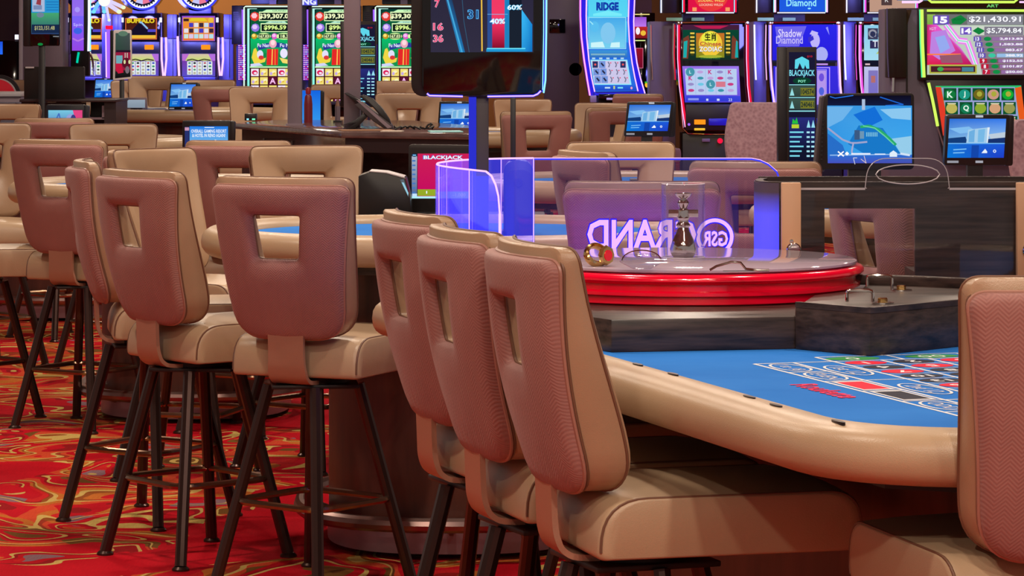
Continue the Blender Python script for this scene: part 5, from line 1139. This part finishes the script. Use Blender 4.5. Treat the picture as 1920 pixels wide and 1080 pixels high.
# curved blue machine
r, P = px_thing('curved_slot_machine', 'curved slot machine with glowing blue and violet neon edges, right of the results display', 'slot machine', 1146, 31.0)
Lo = [(1092, -120), (1088, -40), (1088, 30), (1090, 70), (1095, 112), (1101, 150), (1106, 179)]; Li = [(1103, -120), (1100, -40), (1099, 30), (1100, 70), (1104, 112), (1109, 145), (1115, 172)]
Ri = [(1180, -120), (1180, -40), (1178, 40), (1180, 80), (1185, 118), (1190, 145), (1196, 171)]; Ro = [(1194, -120), (1191, -40), (1188, 40), (1189, 80), (1194, 118), (1201, 148), (1209, 175)]
NB = plain('neon_blue_panel', rgb(40, 40, 190), 0.25)
b = P.slab('cabinet', [(p[0] - 2, p[1]) for p in Lo] + [(1210, 178)] + [(p[0] + 2, p[1]) for p in Ro[::-1]], 0.0, 0.5, NB)
f_ = P.sc(0.0)
for A_, B2 in ((Lo, Li), (Ri, Ro)):
    f_ = P.sc(0.0)
    for (a0, a1), (b0, b1) in zip(zip(A_, A_[1:]), zip(B2, B2[1:])): f_.poly([a0, b0, b1, a1], (48, 34, 230))
    f_.build('lit_side_band', SCREEN, b)
P.tube('neon_edge', Lo, 2.2, LEDM, 0.03, b); P.tube('neon_edge', Lo, 1.0, LEDP, 0.045, b); P.tube('neon_edge', Li, 1.3, LEDP, 0.03, b); P.tube('neon_edge', Ri, 1.3, LEDP, 0.03, b); P.tube('neon_edge', Ro, 1.3, LEDP, 0.03, b)
q = P.sc(0.01)
strip = list(zip(Li, Ri))
for i, ((a0, b0), (a1, b1)) in enumerate(zip(strip, strip[1:])): q.poly([(a0[0] + 2, a0[1]), (b0[0] - 2, b0[1]), (b1[0] - 2, b1[1]), (a1[0] + 2, a1[1])], [(60, 190, 240), (60, 190, 240), (40, 150, 235), (40, 150, 235)] if i < 3 else (40, 110, 225))
q.grad(1103, -60, 1177, 32, (70, 200, 240), (90, 215, 245)); q.text('CASH', 1140, -8, 17, (20, 60, 170), w=44, bold=0.05); q.text('RIDGE', 1139, 12, 16, (20, 60, 170), w=42, bold=0.06); q.poly([(1112, 26), (1140, 20), (1166, 26), (1166, 30), (1112, 30)], (120, 235, 250))
q.frame(1103, 32, 1174, 92, 1.5, (150, 225, 250)); q.grad(1105, 34, 1172, 90, (70, 170, 235), (120, 210, 240)); q.oval(1140, 62, 14, 20, (130, 200, 240)); q.oval(1115, 50, 8, 10, (90, 190, 240)); q.poly([(1108, 80), (1130, 78), (1134, 89), (1108, 89)], (205, 245, 250)); q.poly([(1146, 80), (1162, 79), (1162, 89), (1144, 89)], (205, 245, 250)); q.line([(1106, 40), (1112, 46)], 2, (160, 235, 250))
q.grad(1105, 94, 1176, 108, (60, 150, 220), (50, 110, 190)); q.line([(1108, 102), (1172, 102)], 3, (130, 180, 200)); 
for i in range(5): q.rect(1110 + i * 13.4, 108, 1116 + i * 13.4, 111, (180, 220, 245))
q.poly([(1107, 112), (1176, 112), (1184, 159), (1114, 159)], (150, 235, 250)); q.poly([(1109, 114), (1174, 114), (1181, 157), (1115, 157)], (205, 200, 235))
for i in range(5):
    for j in range(3):
        cx = 1116 + i * 13 + j * 2.3; cy = 121 + j * 14
        if j == 0 and i in (0, 4): q.rect(cx - 5, cy - 6, cx + 5, cy + 6, (40, 50, 100)); q.oval(cx, cy, 2, 2, (240, 90, 90))
        elif i < 2: q.rect(cx - 6, cy - 6.5, cx + 6, cy + 6.5, (120, 150, 220)); q.line([(cx - 2, cy - 3), (cx + 3, cy + 3)], 3, (40, 40, 70))
        else: q.line([(cx - 2, cy - 5), (cx + 1, cy), (cx - 1, cy + 5)], 2.2, (120, 120, 150)); q.oval(cx + 3, cy - 3, 1.2, 1.2, (225, 60, 90))
q.grad(1116, 160, 1193, 170, (40, 100, 220), (30, 70, 200)); q.rect(1134, 163, 1144, 166, (190, 220, 245)); q.rect(1150, 161, 1153, 167, (200, 210, 120)); q.rect(1158, 163, 1168, 166, (120, 220, 240)); q.oval(1184, 165, 2, 2.5, (240, 160, 190))
q.build('screen', SCREEN, b)
P.floorbox('base', 1110, 178, 1206, -0.02, 0.5, PLATE, 1); P.box('button_deck', 1122, 176, 1204, 184, 0.2, 0.3, GLOSS, 1); P.box('deck_end', 1106, 179, 1118, 192, 0.1, 0.2, GREYP, 1); P.box('deck_button', 1136, 183, 1152, 187, 0.215, 0.03, LGREY, 0.5)
# dim machine in the gap
r, P = px_thing('dim_slot_machine', 'dim machine with red and gold screen in the gap right of the curved machine', 'slot machine', 1205, 34.0)
b = P.floorbox('cabinet', 1185, 24, 1228, 0, 0.5, GLOSS, 1); q = P.sc(0); q.rect(1190, 26, 1218, 28, (240, 220, 130)); q.grad(1190, 32, 1212, 50, (150, 80, 210), (190, 120, 240)); q.grad(1190, 50, 1214, 72, (190, 40, 40), (120, 20, 30)); q.oval(1196, 58, 4, 7, (245, 240, 250)); q.oval(1206, 62, 5, 5, (240, 190, 60)); q.rect(1190, 75, 1210, 77, (220, 240, 150)); q.grad(1192, 90, 1206, 128, (150, 16, 40), (110, 10, 40)); q.frame(1192, 90, 1206, 128, 1, (210, 110, 140)); q.oval(1213, 159, 4, 5, (250, 190, 40)); q.rect(1209, 153, 1217, 156, (60, 190, 60)); q.build('screen', SCREEN, b); P.box('header', 1190, -60, 1222, 24, 0.0, 0.3, plain('dark_red_panel', rgb(90, 30, 24), 0.4))

# zodiac, diamond and pale machines share one cabinet shape
def upright(label, xl, led_m, glow, Y, name='upright_slot_machine', sp=1244):
    r, P = px_thing(name, label, 'slot machine', xl + 66, Y); X = lambda x: x - 1272 + xl
    b = P.slab('cabinet', [(X(1272), 42), (X(1402), 42), (X(1404), 130), (X(1412), 248), (X(1290), 252), (X(1280), 240), (X(1273), 130)], 0.0, 0.6, GLOSS, bevel=1)
    P.floorbox('base', X(1280), 250, X(1408), -0.02, 0.5, BLACK, 1)
    P.tube('chrome_trim', [(X(1270), 46), (X(1274), 42), (X(1396), 41), (X(1401), 46)], 1.8, CHROME, 0.03, b); P.tube('chrome_trim', [(X(1271), 46), (X(1272), 130), (X(1280), 240), (X(1290), 250), (X(1320), 251), (X(1400), 251)], 1.4, CHROME, 0.03, b)
    for pts in ([(X(1272), 47), (X(1272), 110), (X(1275), 160), (X(1281), 205), (X(1286), 238)], [(X(1401), 47), (X(1401), 110), (X(1403), 160), (X(1408), 205), (X(1412), 238)]):
        P.tube('neon_strip', pts, 3.0, led_m, 0.03, b); P.tube('neon_strip', [(p[0] - 2, p[1]) for p in pts], 0.8, glow, 0.04, b)
    for x in (1270, 1396): P.box('corner_cap', X(x), 40, X(x + 8), 47, 0.05, 0.1, CHROME, 1)
    P.floorbox('side_panel', X(sp), 40, X(1268), -0.12, 0.6, BODYBLUE if led_m is not LEDR else CAB, 1)
    P.slab('funnel', [(X(sp + 2), 41), (X(1262), 41), (X((sp + 1262) / 2 + 1), 88), (X((sp + 1262) / 2), 88)], -0.121, 0.03, WALLD); P.box('panel_groove', X((sp + 1262) / 2 - 1), 86, X((sp + 1262) / 2 + 2), 250, -0.121, 0.02, BLACK)
    P.tube('chrome_edge', [(X(sp + 1), 46), (X(sp + 2), 110), (X(sp + 4), 150)], 1.8, LEDW if led_m is not LEDR else CHROME, -0.1); P.tube('chrome_edge', [(X(1264), 44), (X(1263), 100), (X(1265), 150)], 2.6, CHROME, 0.0)
    cn = P.box('console', X(1285), 196, X(1398), 244, 0.06, 0.12, BLACK, 1); P.box('bill_acceptor', X(1328), 222, X(1364), 235, 0.07, 0.03, NB, 0.5, cn); P.box('ticket_slot_light', X(1301), 224, X(1322), 233, 0.07, 0.03, emit('amber_led', (1.0, 0.25, 0.01, 1), 1.3), 0.5, cn); P.box('ticket_lip', X(1301), 240, X(1321), 244, 0.08, 0.03, emit('yellow_led', (1, 0.6, 0.05, 1), 0.9), 0.5, cn); P.disc('lit_button', X(1291), 233, 2.4, 0.075, 0.02, LEDV, cn)
    P.disc('tray_light', X(1350), 264, 5, 0.02, 0.02, LEDR); P.box('tray_latch', X(1316), 260, X(1331), 266, 0.02, 0.02, GREYP, 0.5)
    # box topper
    t = P.box('topper', X(1276), -90, X(1384), 26, 0.0, 0.25, GLOSS, 1); P.box('topper_side', X(max(1240, sp + 4)), -90, X(1276), 24, -0.05, 0.25, BLACK, 1)
    P.tube('topper_strip', [(X(max(1240, sp + 4)), -90), (X(max(1240, sp + 4)), 24)], 1.4, LEDW, -0.02, t)
    for x in (X(1290 - 8), X(1379)): P.tube('topper_strip', [(x, -90), (x, 23)], 2.0, led_m, 0.02, t); P.tube('topper_strip', [(x - 2.4, -90), (x - 2.4, 23)], 0.8, LEDC, 0.02, t)
    P.tube('topper_strip', [(X(1286), 24), (X(1376), 24)], 1.1, LEDW, 0.02, t)
    P.box('topper_bracket', X(1282), 26, X(1340), 42, -0.1, 0.25, PLATE); P.box('shelf_light', X(1250), 33, X(1280), 39, -0.02, 0.05, plain('pale_green', rgb(130, 190, 110), 0.4)); P.box('shelf_light', X(1297), 33, X(1321), 39, -0.02, 0.05, plain('pale_green', rgb(130, 190, 110), 0.4))
    return r, P, b, t, X
r, P, b, t, X = upright('upright slot machine with red neon and the words zodiac on its screen', 1272, LEDR, LEDP, 29.0, sp=1220)
q = P.sc(0.021); q.rect(1290, -90, 1375, 22, (225, 20, 70)); q.oval(1333, -15, 34, 36, (235, 60, 60), 30); q.text('ZODIAC WILD', 1333, 1, 5, (250, 210, 110), w=50, bold=0.02); q.text('LOCKING WILDS', 1333, 9, 4.5, (250, 190, 170), w=44, bold=0.02); q.rect(1298, 14, 1306, 21, (250, 160, 100)); q.rect(1360, 14, 1368, 21, (250, 160, 100)); q.build('topper_screen', SCREEN, t)
q = P.sc(0.01)
q.grad(1279, 46, 1386, 113, (70, 30, 60), (30, 40, 40)); q.poly([(1300, 48), (1366, 48), (1350, 54), (1316, 54)], (190, 30, 80)); q.grad(1280, 56, 1385, 112, (10, 70, 52), (20, 44, 36)); q.grad(1305, 62, 1358, 108, (200, 110, 40), (130, 140, 30)); q.oval(1332, 82, 22, 24, (245, 200, 60), 24); q.oval(1330, 73, 15, 14, (235, 235, 70), 20)
for x in (1298, 1365):
    q.rect(x - 3, 60, x + 3, 104, (60, 60, 20))
    for i in range(6): q.rect(x - 4, 61 + i * 7.2, x + 4, 64 + i * 7.2, (235, 205, 80))
for x, sg in ((1287, 1), (1378, -1)): q.poly([(x - 6, 72), (x + 4 * sg, 66), (x + 6, 78), (x + 3, 110), (x - 7, 110)], (120, 60, 44)); q.poly([(x - 5 * sg, 78), (x + 2, 76), (x, 108), (x - 6 * sg, 108)], (30, 170, 170))
q.text('\u751f\u8096', 1332, 69, 15, (20, 24, 20), w=22, bold=0.03); q.text('Chinese', 1332, 82, 8, (190, 90, 60), w=40, bold=0.03); q.text('ZODIAC', 1332, 92, 11, (60, 40, 30), w=45, bold=0.06); q.text('ZODIAC', 1332, 92, 9.5, (250, 245, 240), w=43, bold=0.03); q.oval(1332, 106, 22, 3, (170, 180, 50)); q.text('LOCKING WILDS', 1332, 109, 3, (60, 150, 70), w=36)
q.poly([(1279, 124), (1385, 124), (1389, 192), (1284, 192)], [(150, 110, 230), (160, 120, 240), (90, 70, 220), (60, 60, 220)]); q.poly([(1284, 129), (1381, 129), (1382, 178), (1287, 178)], (185, 205, 240))
sy = [(60, 150, 170), (200, 60, 130), (110, 200, 230), (190, 160, 220), (150, 140, 200)]
for i in range(5):
    for j in range(4):
        cx = 1294 + i * 18.6 + j * .6; cy = 135 + j * 11.5; kd = (i * 3 + j * 2) % 5
        if (i, j) in ((2, 0), (4, 0), (0, 1)): q.text('K', cx, cy, 8, (200, 50, 130), bold=0.04)
        elif (i, j) == (3, 2): q.rect(cx - 9, cy - 5, cx + 9, cy + 5, (215, 120, 140))
        elif (i, j) in ((0, 0), (2, 2)): q.oval(cx, cy, 8.5, 8.5, (70, 150, 170)); q.text('L', cx, cy, 6, (200, 240, 245), bold=0.03)
        else: q.oval(cx, cy, 6, 2.8, sy[kd], 10)
for i in range(4): q.line([(1303.5 + i * 19, 130), (1304.5 + i * 19, 177)], .7, (160, 180, 225))
q.grad(1286, 180, 1388, 190, (60, 70, 220), (50, 60, 210)); q.rect(1290, 184, 1310, 188, (140, 150, 235)); q.rect(1324, 185, 1328, 189, (210, 220, 250)); q.text('23', 1369, 187, 5, (225, 235, 255)); q.rect(1344, 185, 1349, 189, (210, 220, 250))
q.build('screens', SCREEN, b)
r, P, b, t, X = upright('upright slot machine with violet neon, behind the tall lit rules sign', 1443, LEDP, LEDB, 29.6)
q = P.sc(0.021); q.rect(1461, -90, 1546, 22, (30, 90, 225)); q.text('Shadow', 1504, -12, 14, (150, 235, 255), w=50, bold=0.02); q.text('Diamond', 1502, 5, 14, (150, 235, 255), w=56, bold=0.02); q.oval(1517, 16, 3, 1.5, (150, 235, 255)); q.build('topper_screen', SCREEN, t)
q = P.sc(0.01); q.grad(1448, 46, 1570, 113, (44, 40, 235), (40, 30, 220)); q.poly([(1453, 50), (1512, 49), (1498, 87), (1459, 87)], (110, 100, 235)); q.text('Shadow', 1481, 62, 15, (225, 215, 255), w=44, bold=0.01); q.text('Diamond', 1480, 75, 14, (200, 190, 250), w=50, bold=0.01)
q.oval(1528, 76, 9, 14, (190, 180, 250)); q.poly([(1518, 64), (1522, 57), (1534, 61), (1531, 68)], (195, 185, 250)); q.poly([(1515, 70), (1524, 67), (1526, 74), (1516, 80)], (60, 50, 200)); q.oval(1540, 102, 12, 14, (170, 175, 245)); q.poly([(1548, 52), (1552, 50), (1555, 66)], (150, 150, 250)); q.rect(1448, 113, 1570, 117, (30, 30, 70)); q.rect(1530, 119, 1552, 122, (200, 150, 240))
q.grad(1450, 124, 1574, 245, (56, 44, 225), (50, 40, 200)); q.frame(1454, 126, 1556, 240, 1.6, (190, 160, 255)); q.frame(1458, 130, 1550, 240, 1.2, (170, 150, 250)); reels(q, 1460, 132, 1549, 236, 5, 4, (180, 150, 235), [(110, 80, 220), (225, 120, 170), (230, 230, 250), (80, 100, 220)])
q.build('screens', SCREEN, b)
r, P, b, t, X = upright('upright slot machine with a pale screen, half hidden by the dark ladder machine', 1612, LEDM, LEDP, 29.8)
q = P.sc(0.021); q.rect(1630, -90, 1716, 22, (190, 150, 130)); q.rect(1652, -30, 1672, 10, (80, 60, 60)); q.text('R', 1662, 0, 8, (240, 240, 240)); q.build('topper_screen', SCREEN, t)
q = P.sc(0.01); q.grad(1620, 47, 1738, 113, (140, 205, 235), (165, 220, 240)); q.rect(1627, 53, 1646, 74, (60, 60, 90)); q.oval(1636, 63, 8, 8, (150, 150, 165)); q.oval(1636, 63, 4.5, 4.5, (50, 50, 80)); q.text('Quick', 1648, 65, 12, (40, 50, 90), w=34, bold=0.02); q.rect(1631, 76, 1646, 91, (50, 46, 90)); q.text('Thrill', 1652, 82, 12, (220, 225, 240), w=32, bold=0.02); q.poly([(1642, 101), (1656, 86), (1662, 88), (1656, 101)], (180, 200, 110)); q.rect(1618, 113, 1738, 123, (20, 22, 40)); q.rect(1622, 119, 1631, 122, (225, 190, 200))
q.grad(1620, 125, 1738, 240, (190, 195, 235), (170, 150, 230)); q.grad(1628, 132, 1646, 180, (130, 120, 190), (120, 110, 200)); q.rect(1633, 142, 1641, 155, (180, 110, 110))
for i in range(6): q.oval(1653, 138 + i * 9, 4, 3.5, (200, 160, 190))
q.build('screens', SCREEN, b)

# ladder machine at the right
r, P = px_thing('ladder_slot_machine', 'large dark slot machine with green neon and a ladder of cash prizes, right edge', 'slot machine', 1815, 18.0)
P.floorbox('cabinet', 1672, 15, 1990, -0.06, 0.6, CAB, 2); P.box('upper_side', 1663, 16, 1700, 146, 0.0, 0.1, PLATE, 2); P.tube('side_trim', [(1662, 16), (1663, 100), (1665, 145)], 1.4, BODYBLUE, 0.03); P.box('panel_groove', 1701, 44, 1704, 300, -0.052, 0.02, BLACK); P.slab('funnel', [(1691, 18), (1711, 18), (1703, 46), (1702, 46)], -0.05, 0.02, WALLD)
P.slab('chrome_knob', [(1673, 146), (1677, 146), (1676, 172), (1672, 172)], 0.0, 0.02, CHROME)
ub = P.box('upper_bezel', 1722, 14, 1930, 150, 0.03, 0.1, BLACK, 2); P.tube('neon_frame', [(1726, 18), (1727, 80), (1730, 145)], 3.6, LEDG, 0.05, ub); P.tube('neon_frame', [(1722, 18), (1723, 80), (1726, 145)], 1.2, emit('green_led', (0.1, 1, 0.35, 1), 1.1), 0.06, ub); P.tube('neon_frame', [(1736, 20), (1930, 20)], 2.6, LEDG, 0.05, ub)
lb = P.slab('lower_bezel', [(1734, 150), (1930, 150), (1930, 300), (1770, 300), (1760, 240)], 0.05, 0.2, BLACK, bevel=1); P.tube('neon_strip', [(1738, 155), (1745, 185), (1751, 215), (1755, 236)], 3.0, LEDG, 0.07, lb); P.tube('lower_trim', [(1742, 165), (1756, 240), (1772, 290)], 1.6, GREYP, 0.06, lb)
P.tube('topper_neon', [(1738, -30), (1740, 0), (1745, 4), (1900, 4), (1905, 0), (1906, -30)], 2.6, LEDG, 0.03); P.tube('topper_neon', [(1690, 4), (1722, 4), (1728, 0)], 2.6, LEDP, 0.03); P.tube('topper_neon', [(1910, 4), (1990, 4)], 2.0, LEDP, 0.03); P.box('topper', 1690, -90, 1990, 0, -0.02, 0.2, GLOSS, 1); q = P.sc(0.02); q.text('ART', 1860, 11, 5.5, (120, 220, 120), w=22, bold=0.02); q.build('small_lettering', SCREEN, r)
q = P.sc(0.03)
q.rect(1737, 27, 1918, 140, (190, 205, 190)); q.grad(1737, 27, 1760, 47, (150, 190, 80), (120, 170, 70)); q.rect(1752, 27, 1918, 47, (110, 110, 110)); q.rect(1737, 49, 1918, 66, (205, 215, 200))
q.poly([(1737, 46), (1755, 46), (1800, 90), (1822, 122), (1737, 122)], [(200, 30, 110), (235, 90, 210), (215, 120, 230), (190, 20, 90), (225, 30, 70)]); q.poly([(1745, 60), (1772, 56), (1790, 95), (1760, 112), (1742, 100)], (190, 130, 225)); q.poly([(1752, 70), (1770, 66), (1780, 90), (1762, 100)], (150, 170, 240)); q.line([(1737, 102), (1800, 102)], 2.6, (255, 130, 60)); q.poly([(1760, 104), (1800, 102), (1804, 118), (1764, 118)], (150, 90, 110))
for w_, c_ in ((12, (235, 130, 235)), (6, (250, 215, 255)), (2, (130, 240, 190))): q.line([(1772, 46), (1795, 76), (1812, 78), (1818, 94), (1828, 122)], w_, c_)
q.text('IGT', 1748, 54, 5, (225, 225, 240), w=12)
q.rect(1741, 121, 1830, 138, (180, 180, 70)); q.rect(1744, 124, 1827, 135, (70, 30, 40)); q.rect(1764, 127, 1800, 132, (150, 60, 70)); q.oval(1762, 129.5, 6, 4, (60, 170, 80)); q.rect(1802, 126, 1824, 134, (70, 130, 150))
q.poly([(1826, 66), (1918, 66), (1918, 140), (1840, 140)], (150, 140, 150))
q.rect(1748, 29, 1778, 46, (110, 80, 190)); q.text('15', 1763, 37.5, 13, (250, 250, 255), w=24, bold=0.05); q.poly([(1782, 36), (1800, 28), (1812, 37), (1800, 46), (1784, 45)], (20, 130, 60)); q.text('JACKPOT', 1796, 37, 5, (10, 80, 40), w=20); q.rect(1812, 28, 1916, 46, (140, 140, 150)); q.text('$21,430.91', 1864, 37.5, 13.5, (60, 60, 80), w=101, bold=0.07); q.text('$21,430.91', 1864, 37, 12.5, (245, 245, 250), w=98, bold=0.03)
q.rect(1799, 51, 1820, 65, (110, 80, 190)); q.text('14', 1810, 58, 10.5, (250, 250, 255), w=18, bold=0.05); q.poly([(1822, 58), (1832, 51), (1846, 58), (1834, 65)], (20, 130, 60)); q.rect(1844, 50, 1917, 66, (130, 125, 140)); q.text('$5,794.84', 1881, 58, 12, (60, 60, 80), w=68, bold=0.07); q.text('$5,794.84', 1881, 58, 11, (245, 245, 250), w=66, bold=0.03)
for i, (n_, v_) in enumerate((('13', '2,813.83'), ('12', '1,583.88'), ('11', '883.67'), ('10', '388.92'), ('9', '$152.55'), ('8', '$101.87'), ('7', '$50.05'))):
    y = 73 + i * 10.3; xl = 1831 + i * 2.8
    q.rect(xl - 7, y - 4.6, 1917, y + 4.6, (130, 120, 135) if i < 4 else (120, 90, 100)); q.rect(xl - 7, y - 4.4, xl + 7, y + 4.4, (100, 80, 180) if i < 4 else (190, 30, 60)); q.text(n_, xl, y, 7, (240, 240, 250), bold=0.04); q.oval(xl + 19, y, 7, 4, (20, 140, 70) if i != 3 else (60, 200, 160)); q.rect(xl + 28, y - 3.4, 1917, y + 3.4, (150, 110, 165) if i != 3 else (150, 190, 230)); q.text(v_, 1916, y, 5, (240, 240, 250), w=7.5 * len(v_) * .72, bold=0.04, align=1.0)
q.build('upper_screen', SCREEN, ub)
q = P.sc(0.05); q.poly([(1752, 161), (1912, 160), (1922, 250), (1768, 254)], (40, 190, 110)); q.poly([(1752, 163), (1762, 163), (1780, 253), (1766, 254)], (225, 60, 40)); q.poly([(1900, 165), (1912, 162), (1922, 244), (1912, 250)], (230, 90, 30)); q.poly([(1763, 164), (1900, 163), (1911, 252), (1780, 252)], (150, 160, 210))
cs = [(20, 120, 60), (30, 150, 130), (110, 100, 30), (200, 150, 130), (20, 170, 50), (190, 180, 90), (20, 120, 80), (140, 170, 50), (210, 160, 120), (150, 150, 80), (60, 150, 60)]
for i in range(5):
    for j in range(3):
        x0 = 1767 + i * 27 + j * 3; y0 = 165 + j * 26
        q.rect(x0, y0, x0 + 24, y0 + 23, (14, 80, 44)); q.oval(x0 + 12, y0 + 12, 10.5, 9.5, cs[(i + j * 5) % 11]); 
        t_ = {(0, 0): 'K', (1, 0): 'J', (1, 1): 'Q'}.get((i, j))
        if t_: q.text(t_, x0 + 12, y0 + 12, 12, (225, 250, 235), bold=0.03)
        else: q.rect(x0 + 4, y0 + 2, x0 + 20, y0 + 4, (225, 220, 190)) if j else q.oval(x0 + 13, y0 + 11, 5, 5, (170, 170, 60))
q.build('lower_screen', SCREEN, lb)
# dark wall of cabinet backs between the results display and the curved machine
r, P = px_thing('dark_kiosk', 'dark kiosk with a blue lit edge between the results display and the curved machine', 'kiosk', 1055, 33.0)
P.floorbox('kiosk_body', 1020, -90, 1086, 0, 0.5, CAB, 1); P.box('shade', 1030, 36, 1060, 62, 0.02, 0.03, GLOSS, 1); P.disc('round_knob', 1079, 130, 12, 0.0, 0.05, GLOSS)
